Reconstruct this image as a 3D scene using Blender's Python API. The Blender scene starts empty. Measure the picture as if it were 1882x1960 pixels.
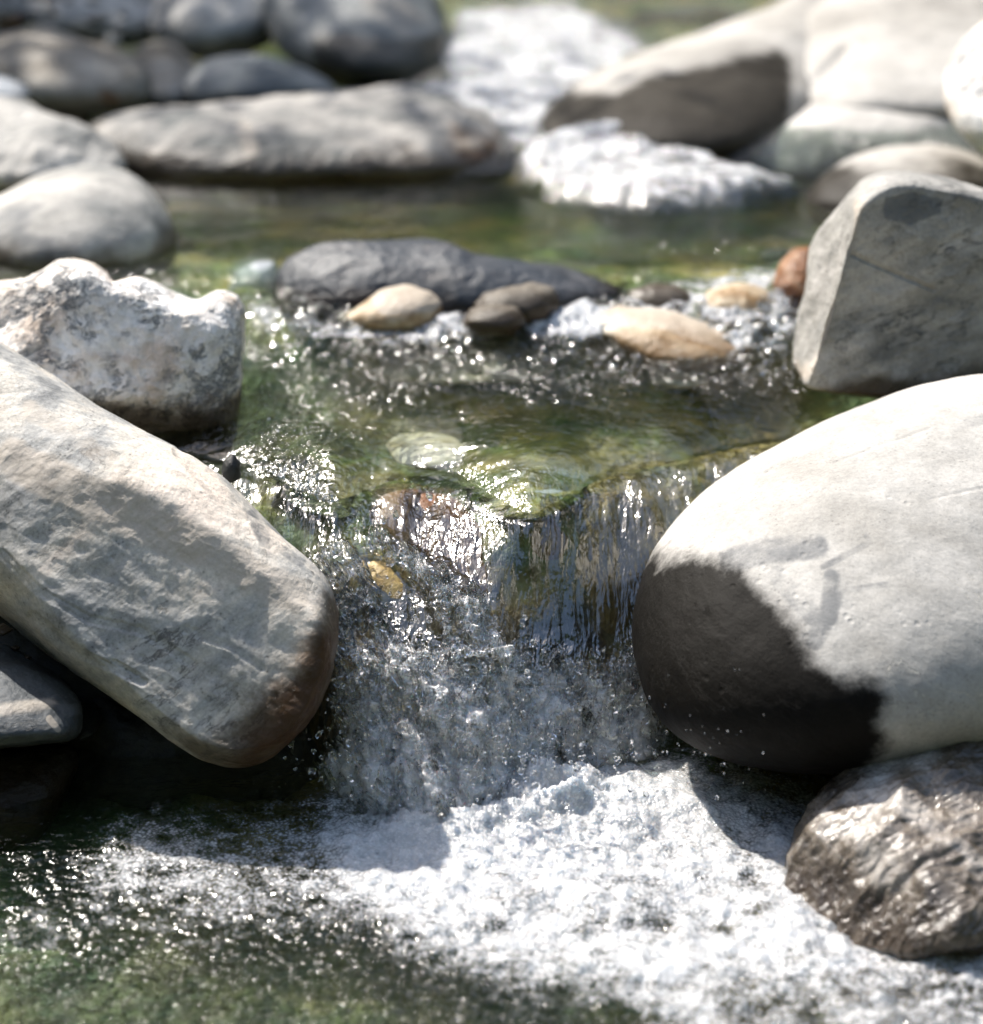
import bpy, math, random
import numpy as np
from mathutils import Vector
R = math.radians
scene = bpy.context.scene

# ------------------------------------------------------------------ camera
PITCH = -20.0
CAMZ = 1.10
TV = math.tan(R(14.0))
cam_d = bpy.data.cameras.new('camera')
cam = bpy.data.objects.new('camera', cam_d)
scene.collection.objects.link(cam)
scene.camera = cam
cam.location = (0, 0, CAMZ)
cam.rotation_euler = (R(90 + PITCH), 0, 0)
cam_d.sensor_fit = 'VERTICAL'
cam_d.sensor_height = 36
cam_d.sensor_width = 36
cam_d.lens = 18 / TV
cam_d.clip_start = 0.05
cam_d.clip_end = 400
cam_d.dof.use_dof = True
cam_d.dof.focus_distance = 2.36
cam_d.dof.aperture_fstop = 2.3
cam_d.dof.aperture_blades = 0

# ------------------------------------------------------------------ light
SUN_EL, SUN_AZ = 50.0, -43.0          # azimuth from the view direction, negative = left
S = Vector((math.sin(R(SUN_AZ)) * math.cos(R(SUN_EL)), math.cos(R(SUN_AZ)) * math.cos(R(SUN_EL)), math.sin(R(SUN_EL))))
world = bpy.data.worlds.new('World')
scene.world = world
world.use_nodes = True
wn = world.node_tree
bg = wn.nodes['Background']
sky = wn.nodes.new('ShaderNodeTexSky')
sky.sky_type = 'NISHITA'
sky.sun_disc = False
sky.sun_elevation = R(SUN_EL)
sky.sun_rotation = R(SUN_AZ)
sky.altitude = 800
sky.dust_density = 2.5
warm = wn.nodes.new('ShaderNodeMix'); warm.data_type = 'RGBA'; warm.blend_type = 'MULTIPLY'
warm.inputs[0].default_value = 1; warm.inputs[7].default_value = (1.06, 1.0, 0.90, 1)
wn.links.new(sky.outputs[0], warm.inputs[6]); wn.links.new(warm.outputs[2], bg.inputs[0])
bg.inputs[1].default_value = 0.15
sun_d = bpy.data.lights.new('sun', 'SUN')
sun_d.energy = 3.3
sun_d.angle = R(0.55)
sun_d.color = (1.0, 0.945, 0.87)
sun = bpy.data.objects.new('sun', sun_d)
scene.collection.objects.link(sun)
sun.rotation_euler = (-S).to_track_quat('-Z', 'Y').to_euler()
scene.view_settings.view_transform = 'Standard'
scene.view_settings.look = 'None'
scene.view_settings.gamma = 1
scene.view_settings.exposure = 1.28
scene.cycles.max_bounces = 10
scene.cycles.transmission_bounces = 8
scene.cycles.transparent_max_bounces = 12
scene.cycles.glossy_bounces = 4
scene.cycles.diffuse_bounces = 3
scene.cycles.sample_clamp_direct = 300
scene.cycles.sample_clamp_indirect = 6
scene.cycles.blur_glossy = 0.6
scene.cycles.use_denoising = True

COL = scene.collection
rng = np.random.default_rng(7)
random.seed(7)

# ------------------------------------------------------------------ noise
def _hash(ix, iy, iz, seed):
    h = (ix * 374761393 + iy * 668265263 + iz * 2147483647 * 3 + seed * 1274126177) & 0xFFFFFFFF
    h = ((h ^ (h >> 13)) * 1274126177) & 0xFFFFFFFF
    h = (h ^ (h >> 16)) & 0xFFFFFFFF
    h = (h * 2246822519) & 0xFFFFFFFF
    return (h ^ (h >> 15)) & 0xFFFFFFFF

_G = rng.normal(size=(256, 3)); _G /= np.linalg.norm(_G, axis=1)[:, None]

def pnoise(P, seed=0):
    """gradient noise, P (n,3) -> about -1..1"""
    P = np.asarray(P, float)
    i = np.floor(P).astype(np.int64); f = P - i
    u = f * f * f * (f * (f * 6 - 15) + 10)
    out = 0
    for dx in (0, 1):
        wx = u[:, 0] if dx else 1 - u[:, 0]
        for dy in (0, 1):
            wy = u[:, 1] if dy else 1 - u[:, 1]
            for dz in (0, 1):
                wz = u[:, 2] if dz else 1 - u[:, 2]
                g = _G[_hash(i[:, 0] + dx, i[:, 1] + dy, i[:, 2] + dz, seed) & 255]
                d = g[:, 0] * (f[:, 0] - dx) + g[:, 1] * (f[:, 1] - dy) + g[:, 2] * (f[:, 2] - dz)
                out = out + wx * wy * wz * d
    return out * 1.6

def fbm(P, octs=4, seed=0, gain=0.5, ridged=False):
    P = np.asarray(P, float); a = 1.0; s = 0; tot = 0
    for k in range(octs):
        n = pnoise(P, seed + k * 17)
        if ridged: n = 1 - 2 * np.abs(n)
        s = s + a * n; tot += a
        a *= gain; P = P * 2.03 + 5.3
    return s / tot

def sst(a, b, x):
    t = np.clip((x - a) / (b - a), 0, 1)
    return t * t * (3 - 2 * t)

# ------------------------------------------------------------------ pixel <-> world
# a point of the photograph (1882 x 1960 grid) at world distance Y in front of the camera
cp, sp = math.cos(R(-PITCH)), math.sin(R(-PITCH))
def P3(px, py, Y):
    px = np.asarray(px, float); py = np.asarray(py, float); Y = np.asarray(Y, float)
    u = (px - 941) / 980 * TV; v = (980 - py) / 980 * TV
    ry = cp + v * sp; rz = -sp + v * cp
    return np.stack(np.broadcast_arrays(u / ry * Y, Y, CAMZ + rz / ry * Y), -1)
def Yat(py, z):
    """world distance at which the ray through row py meets height z"""
    v = (980 - np.asarray(py, float)) / 980 * TV
    return (z - CAMZ) * (cp + v * sp) / (-sp + v * cp)
def toPix(P):
    P = np.asarray(P, float)
    d = P[..., 1] * cp - (P[..., 2] - CAMZ) * sp
    v = (P[..., 1] * sp + (P[..., 2] - CAMZ) * cp) / d
    return 941 + P[..., 0] / d / TV * 980, 980 - v / TV * 980

# ------------------------------------------------------------------ mesh helpers
def mesh_obj(name, V, F, mat, label=None, cat=None, group=None, kind=None, attrs=None, origin=None, smooth=True):
    V = np.asarray(V, float)
    if origin is None:
        origin = np.array([V[:, 0].mean(), V[:, 1].mean(), V[:, 2].min()])
    me = bpy.data.meshes.new(name)
    F = np.asarray(F, np.int64)
    n = F.shape[1]
    me.vertices.add(len(V)); me.vertices.foreach_set('co', (V - origin).astype(np.float32).ravel())
    me.loops.add(F.size); me.loops.foreach_set('vertex_index', F.ravel().astype(np.int32))
    me.polygons.add(len(F))
    me.polygons.foreach_set('loop_start', (np.arange(len(F)) * n).astype(np.int32))
    me.polygons.foreach_set('loop_total', np.full(len(F), n, np.int32))
    if smooth: me.polygons.foreach_set('use_smooth', np.ones(len(F), bool))
    me.update(calc_edges=True)
    for k, a in (attrs or {}).items():
        a = np.asarray(a, np.float32)
        if a.ndim == 2:
            at = me.attributes.new(k, 'FLOAT_VECTOR', 'POINT'); at.data.foreach_set('vector', a.ravel())
        else:
            at = me.attributes.new(k, 'FLOAT', 'POINT'); at.data.foreach_set('value', a)
    me.materials.append(mat)
    o = bpy.data.objects.new(name, me)
    o.location = origin
    COL.objects.link(o)
    if label: o['label'] = label
    if cat: o['category'] = cat
    if group: o['group'] = group
    if kind: o['kind'] = kind
    return o

def vnormals(V, F):
    a = V[F[:, 1]] - V[F[:, 0]] if F.shape[1] == 3 else V[F[:, 2]] - V[F[:, 0]]
    b = V[F[:, 2]] - V[F[:, 0]] if F.shape[1] == 3 else V[F[:, 3]] - V[F[:, 1]]
    n = np.cross(a, b)
    N = np.zeros_like(V)
    for k in range(F.shape[1]):
        for c in range(3):
            N[:, c] += np.bincount(F[:, k], n[:, c], len(V))
    return N / (np.linalg.norm(N, axis=1)[:, None] + 1e-12)

_cs = {}
def cubesphere(n):
    if n in _cs: return _cs[n]
    g = np.tan(np.linspace(-1, 1, n + 1) * math.pi / 4)
    A, B = np.meshgrid(g, g, indexing='ij'); o = np.ones_like(A)
    faces = [(o, A, B), (-o, B, A), (B, o, A), (A, -o, B), (A, B, o), (B, A, -o)]
    V, F = [], []
    idx = np.arange((n + 1) ** 2).reshape(n + 1, n + 1)
    q = np.stack([idx[:-1, :-1], idx[1:, :-1], idx[1:, 1:], idx[:-1, 1:]], -1).reshape(-1, 4)
    for k, f in enumerate(faces):
        V.append(np.stack([c.ravel() for c in f], 1)); F.append(q + k * (n + 1) ** 2)
    V = np.concatenate(V); F = np.concatenate(F)
    V /= np.linalg.norm(V, axis=1)[:, None]
    key = np.round(V * 1e6).astype(np.int64)
    _, first, inv = np.unique(key, axis=0, return_index=True, return_inverse=True)
    V = V[first]; F = inv.ravel()[F]
    _cs[n] = (V, F)
    return _cs[n]

def smooth_outline(pts, m=512, sm=6):
    p = np.array(pts, float)
    q = np.vstack([p, p[:1]])
    L = np.r_[0, np.cumsum(np.linalg.norm(np.diff(q, axis=0), axis=1))]
    t = np.linspace(0, L[-1], m, endpoint=False)
    x = np.interp(t, L, q[:, 0]); y = np.interp(t, L, q[:, 1])
    z = x + 1j * y
    f = np.fft.fft(z); k = np.fft.fftfreq(m, 1 / m)
    z = np.fft.ifft(f * np.exp(-(k / (60 / sm)) ** 2))
    return z

# ------------------------------------------------------------------ node helpers
class NT:
    def __init__(s, name):
        s.m = bpy.data.materials.new(name); s.m.use_nodes = True
        s.t = s.m.node_tree; s.t.nodes.clear()
        s.out = s.n('ShaderNodeOutputMaterial')
    def n(s, typ, _in=None, **kw):
        nd = s.t.nodes.new(typ)
        for k, v in kw.items(): setattr(nd, k, v)
        for k, v in (_in or {}).items(): s.set(nd.inputs[k], v)
        return nd
    def set(s, inp, v):
        if isinstance(v, bpy.types.NodeSocket): s.t.links.new(v, inp)
        elif isinstance(v, bpy.types.Node): s.t.links.new(v.outputs[0], inp)
        else:
            if isinstance(v, (tuple, list)) and len(v) == 3 and inp.type == 'RGBA': v = (*v, 1)
            inp.default_value = v
    def math(s, op, a, b=0.0, c=0.0, clamp=False):
        nd = s.t.nodes.new('ShaderNodeMath'); nd.operation = op; nd.use_clamp = clamp
        s.set(nd.inputs[0], a); s.set(nd.inputs[1], b); s.set(nd.inputs[2], c)
        return nd.outputs[0]
    def mix(s, fac, a, b, mode='MIX'):
        nd = s.t.nodes.new('ShaderNodeMix'); nd.data_type = 'RGBA'; nd.blend_type = mode
        s.set(nd.inputs[0], fac); s.set(nd.inputs[6], a); s.set(nd.inputs[7], b)
        return nd.outputs[2]
    def ramp(s, fac, stops, interp='LINEAR'):
        nd = s.t.nodes.new('ShaderNodeValToRGB'); s.set(nd.inputs[0], fac)
        cr = nd.color_ramp; cr.interpolation = interp
        while len(cr.elements) < len(stops): cr.elements.new(0.5)
        for e, (p, c) in zip(cr.elements, stops):
            e.position = p; e.color = (*c, 1) if isinstance(c, tuple) else (c, c, c, 1)
        return nd.outputs[0]
    def smooth(s, x, a, b):
        nd = s.t.nodes.new('ShaderNodeMapRange'); nd.interpolation_type = 'SMOOTHSTEP'
        s.set(nd.inputs[0], x); s.set(nd.inputs[1], a); s.set(nd.inputs[2], b)
        nd.inputs[3].default_value = 0; nd.inputs[4].default_value = 1
        return nd.outputs[0]
    def noise(s, vec, scale, detail=6, rough=0.55, dist=0.0, lac=2.0):
        nd = s.t.nodes.new('ShaderNodeTexNoise')
        s.set(nd.inputs['Vector'], vec)
        for k, v in (('Scale', scale), ('Detail', detail), ('Roughness', rough), ('Distortion', dist), ('Lacunarity', lac)):
            nd.inputs[k].default_value = v
        return nd.outputs[0]
    def vor(s, vec, scale, feature='F1', rand=1.0):
        nd = s.t.nodes.new('ShaderNodeTexVoronoi'); nd.feature = feature
        s.set(nd.inputs['Vector'], vec); nd.inputs['Scale'].default_value = scale
        nd.inputs['Randomness'].default_value = rand
        return nd
    def mapping(s, vec, rot=(0, 0, 0), sc=(1, 1, 1), loc=(0, 0, 0)):
        nd = s.t.nodes.new('ShaderNodeMapping'); s.set(nd.inputs[0], vec)
        nd.inputs['Rotation'].default_value = [R(a) for a in rot]; nd.inputs['Scale'].default_value = sc
        nd.inputs['Location'].default_value = loc
        return nd.outputs[0]
    def attr(s, name):
        nd = s.t.nodes.new('ShaderNodeAttribute'); nd.attribute_name = name
        return nd.outputs['Fac']
    def bump(s, h, strength, dist, normal=None):
        nd = s.t.nodes.new('ShaderNodeBump'); nd.inputs['Strength'].default_value = strength
        nd.inputs['Distance'].default_value = dist; s.set(nd.inputs['Height'], h)
        if normal is not None: s.set(nd.inputs['Normal'], normal)
        return nd.outputs[0]

def rock_mat(name, cols, scale=5.0, rot=(0, 0, 0), st=(1, 1, 1), seed=0, wet_z=None, wet_h=0.03, vein=None, vein_sc=6,
             vein_w=0.03, vein_rng=(0.45, 0.6), speck=0.25, bump=1.0, pits=0.0, algae=(0.10, 0.055, 0.018), rough=0.75, dark_scale=0.28, glaze=0.0, wet_rough=0.3, wet_spec=0.3):
    """dry stone with strata, veins and fine speckle; dark and glossy where it is wet or shade is painted in"""
    t = NT(name)
    tc = t.n('ShaderNodeTexCoord').outputs['Object']
    pos = t.n('ShaderNodeNewGeometry').outputs['Position']
    off = t.mapping(tc, loc=(seed * 3.1, seed * 1.7, seed * 0.9))
    m = t.mapping(t.mapping(off, rot=rot), sc=st)
    a = t.noise(m, scale, 9, 0.6, 0.35)
    b = t.noise(m, scale * 3.3, 8, 0.62, 0.2)
    mixf = t.math('ADD', t.math('MULTIPLY', a, 0.68), t.math('MULTIPLY', b, 0.32))
    n = len(cols)
    col = t.ramp(mixf, [(0.39 + 0.22 * k / max(1, n - 1), c) for k, c in enumerate(cols)])
    fine = t.noise(off, 230, 6, 0.75)
    fine2 = t.noise(off, 60, 7, 0.7)
    sp = t.math('ADD', t.math('MULTIPLY', t.math('SUBTRACT', fine, 0.5), speck * 3.8), t.math('MULTIPLY', t.math('SUBTRACT', fine2, 0.5), speck * 2.6))
    grit = t.vor(off, 170).outputs['Distance']
    gsel = t.smooth(t.noise(off, 33, 4, 0.6), 0.45, 0.62)
    sp = t.math('SUBTRACT', sp, t.math('MULTIPLY', t.math('MULTIPLY', t.smooth(grit, 0.34, 0.12), gsel), speck * 1.1))
    sp = t.math('ADD', sp, t.math('MULTIPLY', t.math('SUBTRACT', t.noise(off, 11, 5, 0.65), 0.5), speck * 2.4))
    col = t.mix(1.0, col, t.n('ShaderNodeCombineColor', {0: t.math('ADD', sp, 1.0), 1: t.math('ADD', sp, 1.0), 2: t.math('ADD', sp, 0.99)}), 'MULTIPLY')
    vh = None
    if vein:
        w = t.noise(m, vein_sc * 0.7, 6, 0.6)
        vv = t.n('ShaderNodeVectorMath', {0: m, 1: t.n('ShaderNodeCombineXYZ', {0: t.math('MULTIPLY', w, 0.9 / vein_sc * 2), 1: t.math('MULTIPLY', b, 0.5 / vein_sc * 2), 2: t.math('MULTIPLY', a, 0.9 / vein_sc * 2)})}, operation='ADD').outputs[0]
        e = t.noise(vv, vein_sc, 7, 0.62, 0.9)
        e2 = t.noise(vv, vein_sc * 2.6, 6, 0.65, 1.3)
        l1 = t.math('SUBTRACT', 1.0, t.smooth(t.math('ABSOLUTE', t.math('SUBTRACT', e, 0.5)), 0.0, vein_w))
        l2 = t.math('SUBTRACT', 1.0, t.smooth(t.math('ABSOLUTE', t.math('SUBTRACT', e2, 0.5)), 0.0, vein_w * 0.9))
        gate = t.smooth(t.noise(off, vein_sc * 0.8, 4, 0.6), *vein_rng)
        gate2 = t.smooth(t.noise(t.mapping(off, loc=(4, 2, 7)), vein_sc * 1.5, 5, 0.65), vein_rng[0] + 0.03, vein_rng[1] + 0.03)
        v = t.math('MAXIMUM', t.math('MULTIPLY', l1, gate), t.math('MULTIPLY', l2, gate2))
        col = t.mix(t.math('MULTIPLY', v, 0.85), col, vein)
        vh = v
    # rust / algae and dark or pale patches painted per vertex, some for sun or shade
    rn = t.noise(off, 16, 8, 0.68)
    edge = t.math('MULTIPLY', t.math('SUBTRACT', rn, 0.5), 1.1)
    rust = t.math('MULTIPLY', t.smooth(t.math('ADD', t.attr('rust'), t.math('MULTIPLY', edge, 1.4)), 0.15, 0.95), 0.9)
    col = t.mix(rust, col, t.mix(t.noise(off, 26, 7, 0.65), (0.06, 0.03, 0.010), (0.30, 0.14, 0.04)))
    mark = t.smooth(t.math('ADD', t.attr('mark'), t.math('MULTIPLY', edge, 1.5)), 0.40, 0.95)
    col = t.mix(t.math('MULTIPLY', mark, 0.75), col, (0.11, 0.12, 0.13))
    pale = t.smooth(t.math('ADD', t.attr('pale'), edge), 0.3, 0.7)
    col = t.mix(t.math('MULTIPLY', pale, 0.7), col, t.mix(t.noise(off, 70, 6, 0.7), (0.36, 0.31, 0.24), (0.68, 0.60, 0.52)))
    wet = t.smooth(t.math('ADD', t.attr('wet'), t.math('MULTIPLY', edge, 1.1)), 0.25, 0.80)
    if wet_z is not None:
        z = t.n('ShaderNodeSeparateXYZ', {0: pos}).outputs[2]
        zz = t.math('ADD', z, t.math('MULTIPLY', t.math('SUBTRACT', t.noise(off, 9, 6, 0.6), 0.5), wet_h * 2.2))
        wz = t.math('SUBTRACT', 1.0, t.smooth(zz, wet_z + wet_h * 0.35, wet_z + wet_h * 1.2))
        wet = t.math('MAXIMUM', wet, wz)
        deep = t.math('SUBTRACT', 1.0, t.smooth(zz, wet_z - wet_h * 0.4, wet_z + wet_h * 1.1))
        col = t.mix(t.math('MULTIPLY', deep, 0.6), col, t.mix(fine2, algae, tuple(2.2 * c for c in algae)))
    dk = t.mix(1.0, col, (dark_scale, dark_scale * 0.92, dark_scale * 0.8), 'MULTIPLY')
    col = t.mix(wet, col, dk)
    hgt = t.math('ADD', t.math('MULTIPLY', t.noise(m, 22, 10, 0.62), 0.75), t.math('MULTIPLY', fine, 0.10))
    hgt = t.math('ADD', hgt, t.math('MULTIPLY', t.noise(off, 110, 6, 0.7), 0.22))
    if vh is not None: hgt = t.math('SUBTRACT', hgt, t.math('MULTIPLY', vh, 0.25))
    if pits:
        pv = t.vor(off, 62).outputs['Distance']
        pg = t.smooth(t.noise(off, 12, 3), 0.5, 0.62)
        hgt = t.math('SUBTRACT', hgt, t.math('MULTIPLY', t.math('MULTIPLY', t.math('SUBTRACT', 1.0, t.smooth(pv, 0.05, 0.3)), pg), pits))
    nb = t.bump(hgt, 0.9 * bump, 0.008)
    rg = t.n('ShaderNodeMix', {0: wet, 2: rough, 3: wet_rough}).outputs[0]
    if glaze: rg = t.n('ShaderNodeMix', {0: t.smooth(t.noise(m, 14, 5, 0.6), 0.4, 0.6), 2: rg, 3: 0.12}).outputs[0]
    bs = t.n('ShaderNodeBsdfPrincipled', {'Base Color': col, 'Roughness': rg, 'Normal': nb, 'Specular IOR Level': t.n('ShaderNodeMix', {0: wet, 2: 0.35, 3: wet_spec}).outputs[0]})
    if glaze:
        bs.inputs['Coat Weight'].default_value = glaze; bs.inputs['Coat Roughness'].default_value = 0.16
        t.set(bs.inputs['Coat Normal'], t.bump(hgt, 0.5, 0.006))
    t.set(t.out.inputs[0], bs)
    return t.m

# ------------------------------------------------------------------ rocks
def seg_dist(px, py, pts):
    d = np.full(px.shape, 1e9)
    for (x0, y0), (x1, y1) in zip(pts[:-1], pts[1:]) if len(pts) > 1 else [(pts[0], pts[0])]:
        vx, vy = x1 - x0, y1 - y0; L = vx * vx + vy * vy + 1e-9
        t = np.clip(((px - x0) * vx + (py - y0) * vy) / L, 0, 1)
        d = np.minimum(d, np.hypot(px - x0 - t * vx, py - y0 - t * vy))
    return d

def poly_mask(px, py, pts, soft):
    """soft inside mask of a polygon"""
    q = pts + [pts[0]]
    inside = np.zeros(px.shape, bool)
    for (x0, y0), (x1, y1) in zip(q[:-1], q[1:]):
        c = ((y0 > py) != (y1 > py)) & (px < (x1 - x0) * (py - y0) / (y1 - y0 + 1e-9) + x0)
        inside ^= c
    d = seg_dist(px, py, q)
    return sst(-soft, soft, np.where(inside, d, -d))

def rock(name, label, outline, Y, mat, ky=0.10, kx=0.0, Df=0.15, Db=0.15, e=2.2, n=70, amp=0.006, nsc=6.0, ridge=0.0, ridge_sc=9.0,
         planes=(), sm=5, marks=(), cat='rock', group=None, seed=1, stretch=None, fine=0.0, kexp=2.5, bulge=(0.5, 0.5)):
    """a solid stone whose silhouette follows `outline`; Y is its distance, ky / kx lean it back with height / to the side,
    Df / Db are its depth in front of and behind that plane"""
    z = smooth_outline(outline, 512, sm)
    if np.sum(np.real(z) * np.imag(np.roll(z, -1)) - np.real(np.roll(z, -1)) * np.imag(z)) > 0: z = z[::-1]   # ccw seen with y up
    zc = z.mean()
    ph = np.argmin(np.abs(np.angle((z - zc).real / 1.0 - 1j * (z - zc).imag)))
    z = np.roll(z, -ph)
    T = np.linspace(0, 2 * math.pi, 512, endpoint=False)
    c1 = (z * np.exp(-1j * T)).mean(); c2 = (z * np.exp(1j * T)).mean()
    V, F = cubesphere(n)
    rho = np.hypot(V[:, 0], V[:, 2]); th = np.arctan2(V[:, 2], V[:, 0]) % (2 * math.pi)
    k = th / (2 * math.pi) * 512; i0 = k.astype(int) % 512; fr = k - np.floor(k)
    zr = z[i0] * (1 - fr) + z[(i0 + 1) % 512] * fr
    F1 = c1 * np.exp(1j * th) + c2 * np.exp(-1j * th)
    p = zc + F1 * rho + (zr - zc - F1) * rho ** kexp
    px, py = p.real, p.imag
    dep = np.sign(V[:, 1]) * np.clip(1 - rho ** e, 0, 1) ** (1 / e) if e != 2 else V[:, 1]
    Yr = Y + ky * (zc.imag - py) / 100 + kx * (px - zc.real) / 100
    Yv = Yr + np.where(dep < 0, dep * Df, dep * Db)
    P = P3(px, py, Yv)
    C = P3(zc.real, zc.imag, Y)
    for nx, ny, nz, h in planes:
        nn = np.array([nx, ny, nz], float); nn /= np.linalg.norm(nn)
        s = (P - C) @ nn - h
        s2 = 0.5 * (s + np.sqrt(s * s + 0.006 ** 2)) * 0.98
        P = P - nn * s2[:, None]
    N = vnormals(P, F)
    if N[np.argmax(V[:, 1])] [1] < 0: N = -N; F = F[:, ::-1]
    Q = P * nsc
    if stretch is not None:
        d = np.array(stretch[:3], float); d /= np.linalg.norm(d)
        Q = Q - d * (Q @ d)[:, None] * (1 - 1 / stretch[3])
    disp = amp * fbm(Q, 5, seed)
    if ridge: disp = disp + ridge * (fbm(Q * (ridge_sc / nsc), 5, seed + 50, 0.55, ridged=True) - 0.3)
    if fine: disp = disp + fine * fbm(Q * 6, 4, seed + 90)
    A = {c: np.zeros(len(P)) for c in ('wet', 'rust', 'mark', 'pale')}
    front = 1 - sst(0.15, 0.55, V[:, 1])
    for mk in marks:
        ch, typ, pts, r, st = mk[:5]
        m = poly_mask(px, py, pts, r) if typ == 'poly' else 1 - sst(r * 0.45, r * 1.3, seg_dist(px, py, pts))
        m = m * front * st
        if ch == 'groove': disp = disp - m * 0.006 * (1 if len(mk) < 6 else mk[5])
        else: A[ch] = np.maximum(A[ch], m)
    P = P + N * disp[:, None]
    return mesh_obj(name, P, F, mat, label, cat, group, attrs=A)

# ------------------------------------------------------------------ stone materials
M_left = rock_mat('banded_stone', [(0.21, 0.215, 0.215), (0.40, 0.395, 0.38), (0.58, 0.54, 0.48), (0.74, 0.64, 0.55)], 4.2, (0, 38, 12), (0.45, 1, 2.1), 1,
                  wet_z=0.0, wet_h=0.05, vein=(0.10, 0.10, 0.10), vein_sc=5, vein_w=0.012, vein_rng=(0.5, 0.62), speck=0.34, bump=0.6, pits=0.2, wet_spec=0.2, wet_rough=0.36, dark_scale=0.28)
M_white = rock_mat('white_quartz_stone', [(0.64, 0.53, 0.44), (0.80, 0.74, 0.68), (0.87, 0.84, 0.81), (0.80, 0.80, 0.80)], 7, (0, 20, 0), (1, 1, 1.4), 2,
                   wet_z=0.30, wet_h=0.03, vein=(0.07, 0.09, 0.11), vein_sc=10, vein_w=0.05, vein_rng=(0.42, 0.54), speck=0.2, bump=0.8)
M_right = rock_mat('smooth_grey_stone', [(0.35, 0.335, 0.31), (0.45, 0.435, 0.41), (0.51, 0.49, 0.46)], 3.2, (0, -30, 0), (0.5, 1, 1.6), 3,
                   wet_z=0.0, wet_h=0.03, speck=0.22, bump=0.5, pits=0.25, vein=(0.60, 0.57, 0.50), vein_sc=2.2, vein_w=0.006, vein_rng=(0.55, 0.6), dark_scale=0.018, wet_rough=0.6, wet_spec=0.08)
M_cube = rock_mat('streaked_grey_stone', [(0.17, 0.17, 0.165), (0.27, 0.265, 0.25), (0.36, 0.35, 0.33), (0.48, 0.46, 0.44)], 5, (0, 18, 25), (0.5, 1, 2.4), 4,
                  wet_z=0.30, wet_h=0.03, vein=(0.06, 0.07, 0.08), vein_sc=7, vein_w=0.02, vein_rng=(0.52, 0.62), speck=0.3, bump=0.8)
M_pale = rock_mat('pale_river_stone', [(0.20, 0.205, 0.20), (0.40, 0.385, 0.36), (0.58, 0.555, 0.52)], 4, (0, 10, 0), (0.7, 1, 1.5), 5, wet_z=0.33, wet_h=0.06, bump=0.6)
M_mid = rock_mat('mottled_river_stone', [(0.10, 0.11, 0.11), (0.27, 0.26, 0.245), (0.50, 0.47, 0.43)], 4.5, (0, 12, 0), (0.7, 1, 1.5), 6, wet_z=0.36, wet_h=0.06, bump=0.7)
M_far = rock_mat('blue_grey_stone', [(0.07, 0.085, 0.095), (0.17, 0.185, 0.19), (0.36, 0.36, 0.35)], 3.5, (0, 12, 0), (0.6, 1, 1.3), 7, wet_z=0.33, wet_h=0.04, bump=0.8)
M_farbrown = rock_mat('brown_grey_stone', [(0.11, 0.09, 0.065), (0.24, 0.215, 0.18), (0.42, 0.39, 0.345)], 4, (0, 12, 0), (0.6, 1, 1.3), 8, wet_z=0.33, wet_h=0.04, bump=0.8)
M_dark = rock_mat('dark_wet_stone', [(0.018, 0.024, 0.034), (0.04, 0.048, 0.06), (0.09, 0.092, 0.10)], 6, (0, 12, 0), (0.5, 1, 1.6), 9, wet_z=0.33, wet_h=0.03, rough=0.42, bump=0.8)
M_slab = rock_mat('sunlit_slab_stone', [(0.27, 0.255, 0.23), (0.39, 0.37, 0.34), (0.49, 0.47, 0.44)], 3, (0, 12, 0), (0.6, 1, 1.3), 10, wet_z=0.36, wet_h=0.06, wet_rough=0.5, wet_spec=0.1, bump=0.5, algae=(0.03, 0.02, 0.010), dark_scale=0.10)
M_ochre = rock_mat('ochre_stone', [(0.20, 0.12, 0.04), (0.34, 0.22, 0.07), (0.46, 0.34, 0.14)], 9, (0, 40, 0), (0.6, 1, 1.6), 11, rough=0.3, bump=0.8, vein=(0.07, 0.05, 0.02), vein_sc=14)
M_riffle = rock_mat('riffle_stone', [(0.30, 0.19, 0.09), (0.56, 0.45, 0.31), (0.74, 0.68, 0.58)], 12, (0, 10, 0), (0.7, 1, 1.2), 23, rough=0.4, bump=1.0, speck=0.3, wet_z=0.308, wet_h=0.02, algae=(0.22, 0.12, 0.045), dark_scale=0.6)
M_rust = rock_mat('rust_brown_stone', [(0.10, 0.042, 0.018), (0.25, 0.11, 0.045), (0.42, 0.27, 0.17)], 12, (0, -40, 0), (0.6, 1, 1.6), 12, rough=0.3, bump=1.0)
M_orange = rock_mat('orange_pebble_stone', [(0.22, 0.12, 0.05), (0.42, 0.29, 0.16), (0.62, 0.54, 0.43)], 11, (0, 10, 0), (0.7, 1, 1.2), 13, rough=0.5, bump=1.0, speck=0.35, wet_z=0.325, wet_h=0.02, algae=(0.16, 0.07, 0.02))
M_wetrock = rock_mat('wet_rough_stone', [(0.035, 0.025, 0.016), (0.15, 0.12, 0.09), (0.50, 0.46, 0.42)], 7, (0, -35, 20), (0.35, 1, 2.0), 14, wet_z=0.0, wet_h=0.05,
                     rough=0.26, bump=1.5, glaze=1.0, speck=0.35)
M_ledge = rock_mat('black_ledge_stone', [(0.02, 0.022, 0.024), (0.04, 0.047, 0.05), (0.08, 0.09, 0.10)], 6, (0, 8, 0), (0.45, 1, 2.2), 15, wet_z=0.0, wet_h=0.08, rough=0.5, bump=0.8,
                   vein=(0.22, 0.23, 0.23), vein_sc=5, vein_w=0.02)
M_cream = rock_mat('cream_stone', [(0.42, 0.33, 0.18), (0.66, 0.58, 0.42), (0.78, 0.72, 0.62)], 9, seed=19, rough=0.5)
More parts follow.
